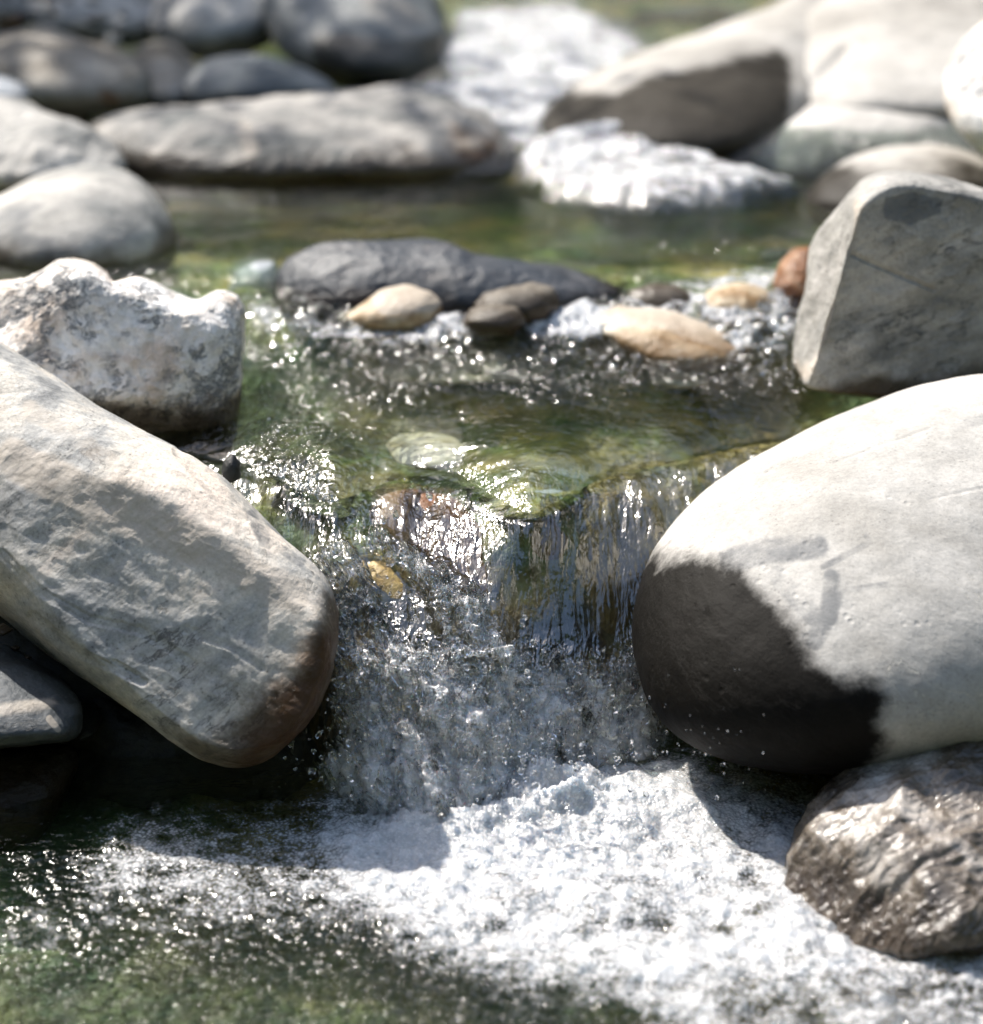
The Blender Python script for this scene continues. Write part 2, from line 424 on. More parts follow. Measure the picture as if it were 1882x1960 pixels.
M_paleblue = rock_mat('pale_blue_stone', [(0.30, 0.33, 0.36), (0.44, 0.46, 0.48), (0.56, 0.56, 0.56)], 6, (0, 12, 0), (0.7, 1, 1.3), 16, rough=0.4, bump=0.4)
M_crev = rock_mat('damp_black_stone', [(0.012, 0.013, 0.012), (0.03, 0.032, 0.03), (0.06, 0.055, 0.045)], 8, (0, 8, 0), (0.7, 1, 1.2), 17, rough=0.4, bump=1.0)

# ------------------------------------------------------------------ foreground boulders
rock('boulder', 'large smooth banded beige boulder left of the little waterfall, rust brown at its tip',
     [(-120, 578), (-20, 645), (60, 692), (150, 752), (230, 803), (300, 838), (370, 875), (420, 912), (470, 962), (520, 1008), (570, 1048), (615, 1085), (650, 1130), (655, 1185), (655, 1260),
      (632, 1330), (590, 1400), (540, 1450), (450, 1476), (370, 1450), (290, 1395), (200, 1335), (120, 1278), (50, 1215), (0, 1158), (-90, 1110), (-260, 1020), (-420, 860), (-430, 620), (-330, 470), (-220, 500)],
     2.33, M_left, ky=0.045, kx=-0.02, Df=0.20, Db=0.16, e=2.3, n=230, amp=0.016, nsc=5, sm=3.5, seed=3, stretch=(0.8, 0.1, -0.6, 3.0), ridge=0.0032, ridge_sc=15, fine=0.0012,
     planes=[(-0.10, -0.85, 0.52, 0.195), (0.40, -0.30, 0.87, 0.205)],
     marks=[('rust', 'poly', [(655, 1130), (640, 1180), (560, 1230), (520, 1300), (490, 1360), (430, 1400), (470, 1500), (600, 1450), (690, 1250)], 75, 1.0),
            ('wet', 'poly', [(660, 1120), (625, 1160), (590, 1250), (520, 1310), (450, 1370), (380, 1420), (330, 1400), (420, 1520), (600, 1500), (740, 1250)], 85, 1.25),
            ('pale', 'seg', [(30, 880), (150, 940), (300, 1010), (430, 1060), (560, 1130)], 50, 0.75),
            ('pale', 'seg', [(60, 790), (160, 850), (260, 930)], 26, 0.5),
            ('mark', 'seg', [(480, 985), (510, 1030)], 14, 0.8), ('mark', 'seg', [(545, 1050), (580, 1075)], 9, 0.8),
            ('mark', 'seg', [(330, 870), (400, 940)], 8, 0.5),
            ('groove', 'seg', [(0, 1060), (70, 1130), (160, 1180), (250, 1195), (340, 1255)], 10, 1, 0.25),
            ('groove', 'seg', [(330, 1190), (420, 1225), (480, 1265)], 9, 1, 0.2), ('groove', 'seg', [(340, 870), (420, 950), (470, 990)], 12, 1, 0.25),
            ('groove', 'seg', [(60, 1180), (150, 1250), (260, 1300)], 10, 1, 0.4), ('groove', 'seg', [(210, 1262), (250, 1285)], 5, 1, 0.4)])
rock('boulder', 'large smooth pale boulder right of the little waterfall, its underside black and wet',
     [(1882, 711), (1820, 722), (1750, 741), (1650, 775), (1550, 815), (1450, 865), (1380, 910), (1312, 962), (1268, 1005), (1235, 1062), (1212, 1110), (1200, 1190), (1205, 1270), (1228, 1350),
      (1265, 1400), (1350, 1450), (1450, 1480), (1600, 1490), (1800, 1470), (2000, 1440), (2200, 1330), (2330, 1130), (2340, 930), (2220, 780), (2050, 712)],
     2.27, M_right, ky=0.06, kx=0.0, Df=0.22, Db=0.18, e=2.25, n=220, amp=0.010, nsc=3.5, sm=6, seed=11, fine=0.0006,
     marks=[('wet', 'poly', [(1180, 1075), (1235, 1055), (1330, 1055), (1410, 1085), (1470, 1130), (1520, 1190), (1560, 1260), (1600, 1290), (1680, 1300), (1720, 1335), (1690, 1390), (1700, 1430), (1650, 1520), (1400, 1530), (1150, 1400), (1120, 1200)], 70, 1.0),  # near-black patch: wet stone with its shade painted in as well
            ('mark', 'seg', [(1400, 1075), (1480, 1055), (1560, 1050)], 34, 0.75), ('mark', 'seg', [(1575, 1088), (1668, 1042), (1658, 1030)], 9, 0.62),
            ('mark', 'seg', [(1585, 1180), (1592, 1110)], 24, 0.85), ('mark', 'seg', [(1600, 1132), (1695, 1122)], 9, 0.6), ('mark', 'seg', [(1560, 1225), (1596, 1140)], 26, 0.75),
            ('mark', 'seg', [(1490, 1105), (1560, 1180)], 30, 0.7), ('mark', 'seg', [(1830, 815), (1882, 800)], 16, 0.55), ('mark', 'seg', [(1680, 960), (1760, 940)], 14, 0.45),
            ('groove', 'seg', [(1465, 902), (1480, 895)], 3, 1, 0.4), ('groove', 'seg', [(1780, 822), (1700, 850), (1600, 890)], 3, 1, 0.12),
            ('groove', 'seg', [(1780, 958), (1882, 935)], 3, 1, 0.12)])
rock('boulder', 'jagged white boulder streaked with grey cracks, behind the large banded boulder',
     [(-140, 560), (-60, 545), (0, 540), (45, 536), (80, 520), (108, 500), (150, 496), (182, 505), (202, 522), (216, 544), (238, 536), (262, 530), (290, 540), (330, 560), (362, 577), (392, 574), (405, 560), (432, 556), (456, 566), (470, 592),
      (468, 650), (463, 700), (459, 760), (452, 820), (438, 865), (420, 905), (370, 960), (200, 980), (0, 900), (-150, 760)],
     2.62, M_white, ky=0.06, kx=0.02, Df=0.17, Db=0.18, e=3.0, n=190, amp=0.005, nsc=9, ridge=0.0035, ridge_sc=30, sm=1.1, seed=21, fine=0.002,
     planes=[(0.15, -0.85, 0.5, 0.085), (0.8, -0.55, 0.1, 0.17), (0.1, -0.85, -0.45, 0.085), (-0.6, -0.6, 0.6, 0.13), (0.5, -0.4, 0.75, 0.15), (-0.2, -0.7, 0.7, 0.11), (0.45, -0.85, 0.2, 0.115)],
     marks=[('rust', 'poly', [(330, 760), (460, 700), (470, 900), (350, 930)], 60, 0.38), ('pale', 'seg', [(260, 700), (350, 640)], 60, 0.4)])
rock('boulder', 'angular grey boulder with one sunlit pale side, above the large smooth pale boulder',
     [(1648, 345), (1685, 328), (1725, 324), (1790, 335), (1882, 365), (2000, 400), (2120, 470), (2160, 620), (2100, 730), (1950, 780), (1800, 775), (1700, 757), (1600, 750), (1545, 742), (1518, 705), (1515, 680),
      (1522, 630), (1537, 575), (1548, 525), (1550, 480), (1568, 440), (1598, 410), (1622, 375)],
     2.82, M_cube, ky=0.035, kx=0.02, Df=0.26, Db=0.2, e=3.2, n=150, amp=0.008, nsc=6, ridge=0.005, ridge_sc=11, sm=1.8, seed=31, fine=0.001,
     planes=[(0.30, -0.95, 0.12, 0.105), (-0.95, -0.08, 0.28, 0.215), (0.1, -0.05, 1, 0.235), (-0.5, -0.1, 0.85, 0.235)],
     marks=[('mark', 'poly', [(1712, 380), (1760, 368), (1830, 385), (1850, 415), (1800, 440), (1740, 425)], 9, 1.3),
            ('pale', 'seg', [(1650, 400), (1620, 500), (1570, 600), (1540, 700)], 34, 0.7), ('groove', 'seg', [(1700, 500), (1882, 575)], 5, 1, 0.6)])  # pale streak adds painted sunlight to the left face
rock('boulder', 'glossy wet brown rock standing in the foam at the lower right corner',
     [(1950, 1378), (1882, 1372), (1845, 1368), (1800, 1385), (1750, 1418), (1690, 1444), (1640, 1470), (1600, 1502), (1560, 1550), (1532, 1590), (1512, 1635), (1500, 1690), (1520, 1750), (1600, 1800), (1750, 1830), (1900, 1830), (2080, 1760), (2130, 1600), (2060, 1430)],
     1.92, M_wetrock, ky=0.07, kx=0.0, Df=0.09, Db=0.14, e=2.6, n=170, amp=0.016, nsc=8, ridge=0.014, ridge_sc=14, sm=2.5, seed=41, planes=[(-0.62, -0.5, 0.6, 0.125)], stretch=(0.75, 0.2, 0.5, 2.6), fine=0.002)
rock('rock', 'small rough pale rock wedged between the large pale boulder and the wet brown rock',
     [(1670, 1440), (1740, 1362), (1800, 1326), (1882, 1290), (2000, 1262), (2120, 1330), (2120, 1460), (1950, 1520), (1750, 1500)],
     2.16, M_farbrown, ky=0.06, Df=0.06, Db=0.12, n=80, amp=0.014, nsc=10, ridge=0.006, sm=3, seed=43)
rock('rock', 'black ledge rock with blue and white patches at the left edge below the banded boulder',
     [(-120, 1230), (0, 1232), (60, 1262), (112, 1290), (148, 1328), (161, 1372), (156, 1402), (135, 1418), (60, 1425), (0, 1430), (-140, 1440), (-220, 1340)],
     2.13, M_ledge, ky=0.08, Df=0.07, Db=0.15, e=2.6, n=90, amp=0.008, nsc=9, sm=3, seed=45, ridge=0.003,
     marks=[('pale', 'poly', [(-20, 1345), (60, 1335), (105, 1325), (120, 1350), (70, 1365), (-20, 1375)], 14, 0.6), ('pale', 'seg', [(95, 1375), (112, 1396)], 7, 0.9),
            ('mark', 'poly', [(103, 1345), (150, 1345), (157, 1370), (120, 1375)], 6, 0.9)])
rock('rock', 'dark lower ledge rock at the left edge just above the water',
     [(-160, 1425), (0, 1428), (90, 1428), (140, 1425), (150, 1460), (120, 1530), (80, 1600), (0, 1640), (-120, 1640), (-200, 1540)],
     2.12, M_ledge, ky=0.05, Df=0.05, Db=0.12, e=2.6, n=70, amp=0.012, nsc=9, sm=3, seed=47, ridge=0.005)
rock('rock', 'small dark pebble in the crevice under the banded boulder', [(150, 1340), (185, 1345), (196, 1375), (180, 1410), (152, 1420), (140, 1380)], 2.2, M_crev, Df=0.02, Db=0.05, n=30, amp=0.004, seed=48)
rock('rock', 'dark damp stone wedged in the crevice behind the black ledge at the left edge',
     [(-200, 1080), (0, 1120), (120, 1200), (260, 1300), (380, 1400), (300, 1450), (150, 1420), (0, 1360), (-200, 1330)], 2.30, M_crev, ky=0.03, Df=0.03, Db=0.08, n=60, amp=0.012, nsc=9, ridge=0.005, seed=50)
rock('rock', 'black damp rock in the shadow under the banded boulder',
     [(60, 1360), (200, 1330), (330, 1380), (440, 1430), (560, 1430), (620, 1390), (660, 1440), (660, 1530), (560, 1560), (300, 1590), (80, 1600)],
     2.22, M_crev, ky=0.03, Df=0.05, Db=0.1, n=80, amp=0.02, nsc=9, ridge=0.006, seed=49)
for k, (x, y, r) in enumerate([(6, 1205, 22), (52, 1258, 10), (108, 1328, 12), (30, 1240, 9)]):
    rock('pebble', ['tiny pale pebble at the frame edge between the banded boulder and the ledge', 'tiny round pebble highest in the row lying along the crevice', 'tiny flat pebble lowest in the crevice by the black ledge', 'tiny dark pebble near the left edge of the crevice'][k],
         [(x - r, y), (x, y - r * 0.6), (x + r, y), (x, y + r * 0.6)], 2.2, M_mid, Df=0.012, Db=0.02, n=16, amp=0.002, nsc=20, cat='pebble', seed=60 + k)

# ------------------------------------------------------------------ upper pool stones
rock('boulder', 'rounded pale boulder at the left edge of the green pool, brown at its waterline',
     [(-120, 440), (-60, 395), (0, 376), (50, 346), (110, 322), (180, 314), (230, 322), (280, 350), (315, 395), (335, 440), (340, 480), (322, 520), (270, 550), (150, 570), (0, 565), (-90, 530)],
     3.42, M_pale, ky=0.08, Df=0.22, Db=0.25, n=90, amp=0.010, nsc=4, seed=71,
     marks=[('mark', 'poly', [(-60, 400), (30, 380), (110, 385), (60, 440), (150, 470), (120, 520), (-60, 540)], 30, 0.75)])  # dark patch paints dappled shade on the left side
rock('boulder', 'long low mottled boulder lying across the far side of the green pool',
     [(160, 240), (260, 214), (350, 204), (420, 194), (500, 189), (600, 184), (700, 174), (760, 171), (830, 185), (900, 215), (950, 250), (985, 285), (996, 310), (965, 345), (850, 362), (650, 366), (450, 366), (300, 360), (220, 330), (170, 290)],
     4.15, M_mid, ky=0.14, Df=0.22, Db=0.3, e=2.4, n=110, amp=0.03, nsc=3.2, ridge=0.006, seed=73, sm=4,
     marks=[('rust', 'poly', [(860, 240), (960, 255), (1000, 310), (940, 350), (870, 320)], 25, 0.6), ('pale', 'seg', [(880, 275), (915, 270)], 14, 0.7),
            ('pale', 'seg', [(470, 245), (480, 290)], 22, 0.6), ('mark', 'poly', [(350, 240), (440, 230), (480, 330), (330, 330)], 30, 0.5)])
rock('boulder', 'sloping pale grey boulder at the left edge behind the rounded pale one',
     [(-90, 190), (0, 180), (60, 195), (110, 225), (160, 245), (205, 275), (250, 320), (230, 360), (100, 380), (0, 385), (-120, 360), (-150, 260)],
     3.95, M_pale, ky=0.14, Df=0.18, Db=0.25, n=80, amp=0.028, nsc=5, ridge=0.008, seed=75)
rock('boulder', 'grey brown oval boulder in the shade at upper left with a rusty spot',
     [(-90, 110), (0, 62), (60, 54), (130, 66), (200, 86), (255, 112), (288, 142), (290, 190), (240, 215), (130, 222), (60, 205), (-30, 170)],
     4.75, M_farbrown, ky=0.18, Df=0.25, Db=0.3, n=80, amp=0.02, nsc=4, seed=77, marks=[('rust', 'seg', [(205, 185), (215, 190)], 16, 0.8)])
rock('boulder', 'low flat dark blue grey boulder between the shaded ones at upper left',
     [(345, 165), (385, 118), (450, 104), (520, 108), (580, 130), (640, 158), (650, 180), (560, 198), (440, 205), (360, 200)],
     4.75, M_far, ky=0.16, Df=0.18, Db=0.25, n=70, amp=0.014, nsc=4, seed=79)
rock('boulder', 'lumpy pale grey rock left of the low flat dark boulder',
     [(240, 120), (275, 88), (325, 84), (350, 105), (385, 130), (390, 185), (360, 212), (290, 215), (250, 190)],
     5.0, M_farbrown, ky=0.18, Df=0.16, Db=0.2, n=60, amp=0.02, nsc=5, seed=80)
rock('boulder', 'big pale rounded boulder at the top edge left of centre',
     [(285, 60), (300, -20), (360, -70), (480, -80), (560, -30), (560, 40), (520, 80), (470, 102), (400, 112), (340, 104)],
     5.7, M_pale, ky=0.2, Df=0.3, Db=0.35, n=70, amp=0.02, nsc=3, seed=81)
rock('boulder', 'huge dark blue grey boulder at the top edge beside the rapids, black below',
     [(500, 20), (530, -60), (660, -100), (800, -70), (850, 10), (866, 90), (855, 150), (800, 180), (700, 178), (610, 150), (540, 105)],
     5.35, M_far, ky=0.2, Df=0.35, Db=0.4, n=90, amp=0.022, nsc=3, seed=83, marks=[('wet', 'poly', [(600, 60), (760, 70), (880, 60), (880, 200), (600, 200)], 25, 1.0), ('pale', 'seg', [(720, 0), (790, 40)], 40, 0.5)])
rock('boulder', 'wide pale boulder in the top left corner of the bank',
     [(40, 20), (100, -50), (240, -60), (320, -10), (330, 50), (280, 90), (180, 85), (80, 70)], 5.9, M_pale, ky=0.2, Df=0.3, Db=0.3, n=60, amp=0.03, nsc=3, seed=85)
rock('boulder', 'pale boulder cut by the very corner of the picture at top left',
     [(-140, 60), (-100, -30), (0, -60), (70, -20), (70, 40), (20, 70), (-60, 90)], 6.0, M_mid, ky=0.2, Df=0.3, Db=0.3, n=50, amp=0.03, nsc=3, seed=86)
rock('rock', 'small blue grey rock at the left edge below the oval shaded boulder',
     [(-60, 150), (0, 145), (45, 160), (62, 182), (40, 205), (-40, 210)], 4.35, M_paleblue, ky=0.1, Df=0.08, Db=0.1, n=40, amp=0.01, nsc=6, seed=87)
rock('driftwood', 'short broken brown stick lying on the stones at the left edge', [(-60, 34), (0, 28), (38, 24), (44, 36), (30, 48), (-60, 58)], 5.3, M_rust, Df=0.03, Db=0.03, n=30, amp=0.006, nsc=12, cat='driftwood', seed=88)
# right bank
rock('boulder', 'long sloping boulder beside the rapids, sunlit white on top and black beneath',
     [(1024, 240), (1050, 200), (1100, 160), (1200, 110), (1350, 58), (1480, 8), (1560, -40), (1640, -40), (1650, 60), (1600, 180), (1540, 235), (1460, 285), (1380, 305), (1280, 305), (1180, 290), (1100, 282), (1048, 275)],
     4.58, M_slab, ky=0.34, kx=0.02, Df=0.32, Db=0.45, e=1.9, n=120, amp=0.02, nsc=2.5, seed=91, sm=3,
     marks=[('wet', 'poly', [(1000, 220), (1090, 170), (1180, 175), (1230, 150), (1300, 135), (1400, 115), (1490, 92), (1512, 110), (1515, 200), (1500, 330), (1000, 330)], 26, 1.1)])  # the wet channel here paints the shade of the overhanging front
rock('boulder', 'huge boulder at the top right corner, white on top with a tan lower side',
     [(1500, 110), (1520, 20), (1640, -30), (1800, -55), (2000, -60), (2120, 0), (2140, 140), (2000, 230), (1850, 240), (1700, 235), (1580, 235), (1515, 190)],
     4.75, M_slab, ky=0.28, Df=0.3, Db=0.5, e=2.2, n=90, amp=0.02, nsc=2.5, seed=93, sm=3, marks=[('groove', 'seg', [(1620, 100), (1560, 160)], 14, 1, 2)])
rock('boulder', 'low pinkish grey boulder with a brown wet foot, at the right of the foam cascade',
     [(1344, 318), (1368, 280), (1430, 245), (1500, 214), (1560, 190), (1650, 172), (1750, 172), (1830, 190), (1900, 230), (1950, 300), (1880, 370), (1700, 385), (1560, 375), (1440, 362), (1370, 345)],
     4.25, M_pale, ky=0.17, Df=0.17, Db=0.25, e=2.2, n=90, amp=0.016, nsc=4, seed=95,
     marks=[('rust', 'poly', [(1335, 300), (1420, 320), (1560, 335), (1600, 400), (1340, 390)], 18, 0.9), ('mark', 'seg', [(1455, 265), (1468, 272)], 14, 1.0), ('mark', 'poly', [(1560, 235), (1840, 225), (1850, 300), (1560, 300)], 30, 0.35)])
rock('boulder', 'smooth white sunlit boulder lying low behind the angular grey one',
     [(1535, 390), (1560, 345), (1620, 302), (1700, 278), (1790, 274), (1860, 290), (1930, 330), (1950, 400), (1850, 440), (1700, 440), (1580, 430)],
     3.75, M_slab, ky=0.12, Df=0.14, Db=0.2, n=80, amp=0.006, nsc=4, seed=97)
rock('boulder', 'pale speckled boulder at the right edge above the low white one',
     [(1800, 180), (1812, 125), (1838, 82), (1882, 42), (1960, 10), (2080, 40), (2120, 160), (2080, 280), (1960, 320), (1880, 300), (1830, 250)],
     3.75, M_white, ky=0.10, Df=0.15, Db=0.2, n=80, amp=0.010, nsc=6, seed=99, ridge=0.003)
# stones at the top of the rapids
rock('rock', 'brown rock in the rapids at the top centre', [(905, 60), (940, 18), (1000, 8), (1060, 20), (1095, 60), (1070, 100), (1000, 118), (930, 105)], 6.3, M_farbrown, ky=0.3, Df=0.15, Db=0.2, n=50, amp=0.02, nsc=5, seed=101)
rock('rock', 'black rock in the rapids beside the long sloping boulder', [(1085, 72), (1120, 42), (1170, 36), (1215, 50), (1225, 85), (1180, 104), (1110, 102)], 6.0, M_dark, ky=0.2, Df=0.12, Db=0.2, n=50, amp=0.014, nsc=5, seed=103)
rock('rock', 'pale pink rock above the black rock in the rapids', [(1180, 60), (1210, 22), (1300, 8), (1420, 12), (1470, 40), (1400, 80), (1290, 100), (1200, 100)], 6.4, M_slab, ky=0.3, Df=0.15, Db=0.25, n=60, amp=0.02, nsc=5, seed=105)
rock('rock', 'dark boulder cut by the top edge above the rapids', [(1040, 10), (1060, -50), (1200, -80), (1330, -60), (1340, 0), (1250, 22), (1120, 24)], 7.2, M_dark, ky=0.2, Df=0.2, Db=0.3, n=50, amp=0.03, nsc=4, seed=107)
rock('rock', 'green mossy rock at the top edge between the rapids and the brown rock', [(850, 60), (850, -10), (900, -60), (1000, -60), (1030, 0), (960, 12), (905, 40), (890, 70)], 6.9,
     rock_mat('mossy_stone', [(0.03, 0.05, 0.02), (0.08, 0.10, 0.05), (0.16, 0.15, 0.11)], 6, seed=18), ky=0.2, Df=0.15, Db=0.3, n=50, amp=0.03, nsc=4, seed=109)
# the riffle between the two pools
rock('rock', 'long dark slate coloured rock lying across the riffle between the two pools',
     [(524, 590), (528, 535), (550, 497), (600, 472), (660, 461), (760, 459), (850, 465), (900, 489), (960, 499), (1050, 509), (1130, 530), (1215, 562), (1200, 600), (1080, 615), (900, 625), (700, 632), (580, 625)],
     3.09, M_dark, ky=0.06, Df=0.10, Db=0.13, e=2.6, n=100, amp=0.010, nsc=7, ridge=0.005, seed=111, sm=2.5, marks=[('pale', 'seg', [(620, 474), (760, 466), (860, 474)], 7, 0.25)])
rock('rock', 'rounded cream stone with an orange end in front of the dark slate rock',
     [(640, 610), (690, 580), (730, 552), (780, 542), (830, 550), (856, 575), (852, 610), (820, 640), (740, 645), (660, 632)], 3.00, M_riffle, ky=0.06, Df=0.08, Db=0.07, n=50, amp=0.009, nsc=8, sm=4, ridge=0.003, seed=113,
     marks=[('pale', 'seg', [(740, 575), (820, 570)], 30, 1.2), ('rust', 'seg', [(848, 590), (840, 620)], 16, 0.8)])
rock('rock', 'small mossy brown stone in the riffle, centre', [(903, 590), (925, 562), (965, 548), (1020, 543), (1060, 552), (1072, 590), (1040, 620), (940, 622)], 2.99, M_farbrown, ky=0.06, Df=0.06, Db=0.06, n=45, amp=0.007, nsc=12, sm=4, ridge=0.003, seed=115)
rock('rock', 'small round brown stone in front of the mossy brown one in the riffle', [(885, 620), (900, 592), (945, 582), (990, 590), (1005, 615), (980, 640), (920, 642)], 2.9, M_farbrown, ky=0.06, Df=0.04, Db=0.05, n=40, amp=0.004, nsc=10, sm=4, ridge=0.003, seed=116)
rock('rock', 'flat sunlit stone with a dark hollow front, at the right of the riffle',
     [(1130, 600), (1180, 585), (1260, 592), (1340, 615), (1410, 640), (1450, 672), (1420, 700), (1330, 710), (1240, 700), (1180, 660), (1130, 635)], 2.93, M_riffle, ky=0.12, Df=0.07, Db=0.09, e=2.4, n=60, amp=0.009, nsc=7, sm=4, ridge=0.003, seed=117,
     marks=[('pale', 'seg', [(1160, 605), (1280, 615), (1400, 655)], 22, 1.0), ('wet', 'poly', [(1210, 650), (1300, 645), (1400, 665), (1430, 720), (1200, 720)], 10, 1.0)])
rock('rock', 'grey white pebble just behind the flat sunlit stone', [(1190, 585), (1205, 555), (1250, 543), (1300, 548), (1325, 565), (1320, 600), (1230, 610)], 3.03, M_pale, ky=0.05, Df=0.04, Db=0.05, n=36, amp=0.004, nsc=10, sm=4, ridge=0.003, seed=118)
rock('rock', 'orange cream pebble at the right end of the riffle near the grey boulder', [(1335, 590), (1355, 560), (1400, 540), (1440, 540), (1478, 562), (1490, 600), (1430, 625), (1360, 620)], 3.03, M_riffle, ky=0.05, Df=0.05, Db=0.06, n=40, amp=0.009, nsc=10, sm=4, ridge=0.003, seed=119)
rock('rock', 'small dark brown rock touching the left side of the angular grey boulder', [(1478, 560), (1490, 500), (1520, 472), (1555, 470), (1570, 540), (1560, 620), (1500, 620)], 3.08, M_rust, ky=0.05, Df=0.05, Db=0.06, n=45, amp=0.012, nsc=10, seed=120)
rock('rock', 'dark brown tip of a rock showing in the green pool near the low white boulder', [(1445, 492), (1465, 478), (1500, 474), (1530, 485), (1530, 505), (1470, 508)], 3.45, M_crev, ky=0.05, Df=0.03, Db=0.05, n=30, amp=0.006, nsc=10, sm=4, ridge=0.003, seed=121)
rock('rock', 'blue grey rock under running water at the left of the riffle', [(435, 560), (450, 520), (490, 500), (525, 500), (545, 530), (535, 575), (480, 590)], 3.2, M_paleblue, ky=0.05, Df=0.06, Db=0.08, n=40, amp=0.008, nsc=8, sm=4, ridge=0.003, seed=122)
rock('rock', 'black pebble at the waterline below the jagged white boulder', [(425, 905), (430, 880), (445, 868), (460, 885), (462, 915), (448, 925), (430, 925)], 2.36, M_crev, ky=0.02, Df=0.015, Db=0.03, n=24, amp=0.003, nsc=20, seed=123)
# submerged stones
def sub(label, outline, z, mat, seed, Df=0.03, Db=0.06, **kw):
    cy = sum(p[1] for p in outline) / len(outline)
    rock('submerged_stone', label, outline, float(Yat(cy, z)), mat, ky=float(Yat(cy - 50, z) - Yat(cy + 50, z)) * 0.8, Df=Df, Db=Db, e=2.2, n=50, amp=0.004, nsc=12, seed=seed, cat='stone', **kw)
sub('broad tan stone under the glittering water in the middle pool', [(720, 700), (760, 665), (850, 648), (960, 650), (1050, 672), (1070, 705), (1000, 728), (850, 735), (750, 728)], 0.262, M_cream, 131)
sub('round cream stone under clear water above the lip of the fall', [(735, 850), (760, 832), (810, 826), (870, 836), (895, 860), (885, 890), (830, 900), (760, 890)], 0.258, M_cream, 132, marks=[('pale', 'seg', [(790, 870), (860, 870)], 30, 0.9)])
sub('flat pale stone under water at the top right of the middle pool', [(1240, 700), (1290, 690), (1350, 705), (1360, 735), (1300, 745), (1245, 730)], 0.265, M_cream, 133)
rock('submerged_stone', 'blue grey stone under the water right at the lip of the fall', [(960, 985), (1000, 945), (1060, 935), (1120, 950), (1140, 985), (1080, 1010), (1000, 1010)],
     2.44, M_paleblue, ky=0.15, Df=0.03, Db=0.05, n=50, amp=0.004, nsc=12, seed=134, cat='stone')
rock('submerged_stone', 'rust brown stone just under the lip of the fall, left of centre', [(705, 980), (730, 948), (790, 936), (860, 950), (915, 1000), (955, 1080), (985, 1190), (940, 1240), (850, 1140), (780, 1070), (720, 1025)],
     2.345, M_rust, ky=0.05, Df=0.05, Db=0.05, n=90, amp=0.008, nsc=10, ridge=0.004, seed=135, cat='stone')
rock('submerged_stone', 'ochre yellow stone seen through the falling water beside the banded boulder', [(655, 1070), (720, 1060), (790, 1100), (830, 1160), (855, 1240), (840, 1280), (790, 1250), (730, 1180), (670, 1120)],
     2.25, M_ochre, ky=0.03, Df=0.045, Db=0.06, n=80, amp=0.006, nsc=12, ridge=0.004, seed=136, cat='stone')
rock('submerged_stone', 'ochre streaked rock behind the clear right side of the fall', [(1090, 1000), (1130, 950), (1200, 940), (1260, 960), (1270, 1040), (1240, 1150), (1180, 1250), (1110, 1240), (1080, 1120)],
     2.374, M_ochre, ky=0.03, Df=0.05, Db=0.08, n=80, amp=0.012, nsc=9, ridge=0.008, seed=137, cat='stone', stretch=(0, 0.1, 1, 2.5))
rock('submerged_stone', 'dark grey brown stone in the churning foot of the fall', [(925, 1400), (945, 1372), (1000, 1365), (1045, 1390), (1050, 1440), (1000, 1470), (940, 1460)],
     2.15, M_farbrown, ky=0.03, Df=0.03, Db=0.05, n=50, amp=0.008, nsc=10, seed=138, cat='stone')
rock('submerged_stone', 'orange brown stone in the notch at the head of the fall', [(985, 1020), (1010, 985), (1060, 990), (1090, 1030), (1075, 1080), (1020, 1090), (990, 1060)],
     2.36, M_rust, ky=0.03, Df=0.03, Db=0.05, n=50, amp=0.008, nsc=12, seed=139, cat='stone', marks=[('pale', 'seg', [(1010, 1000), (1040, 1010)], 10, 0.5)])

# ------------------------------------------------------------------ water surface
LIPX = [-900, 300, 480, 560, 640, 710, 790, 880, 950, 1015, 1080, 1150, 1220, 1290, 1350, 1500, 2800]
LIPY = [860, 860, 885, 930, 968, 915, 888, 905, 955, 985, 950, 900, 885, 880, 860, 830, 820]
BASX = [-900, 300, 520, 620, 700, 800, 900, 1000, 1100, 1220, 1300, 1400, 1500, 2800]
BASY = [1360, 1360, 1430, 1510, 1560, 1578, 1570, 1520, 1480, 1458, 1430, 1380, 1360, 1360]
ZU = 0.30
def z_up(x, y):
    """level of the running water upstream of the lip: pool, riffle, pool, cascade, rapids; a backwater on the left"""
    z = ZU + 0.054 * sst(2.78, 3.08, y)
    ch = sst(-0.36, -0.10, x + 0.0 * y)
    up = 0.055 * sst(3.86, 4.16, y) + 0.035 * sst(4.3, 5.3, y) + 0.05 * sst(5.3, 6.2, y)
    return z + ch * up + 0.12 * sst(6.2, 8, y) + 0.4 * np.clip((y - 8) / 5, 0, 1)

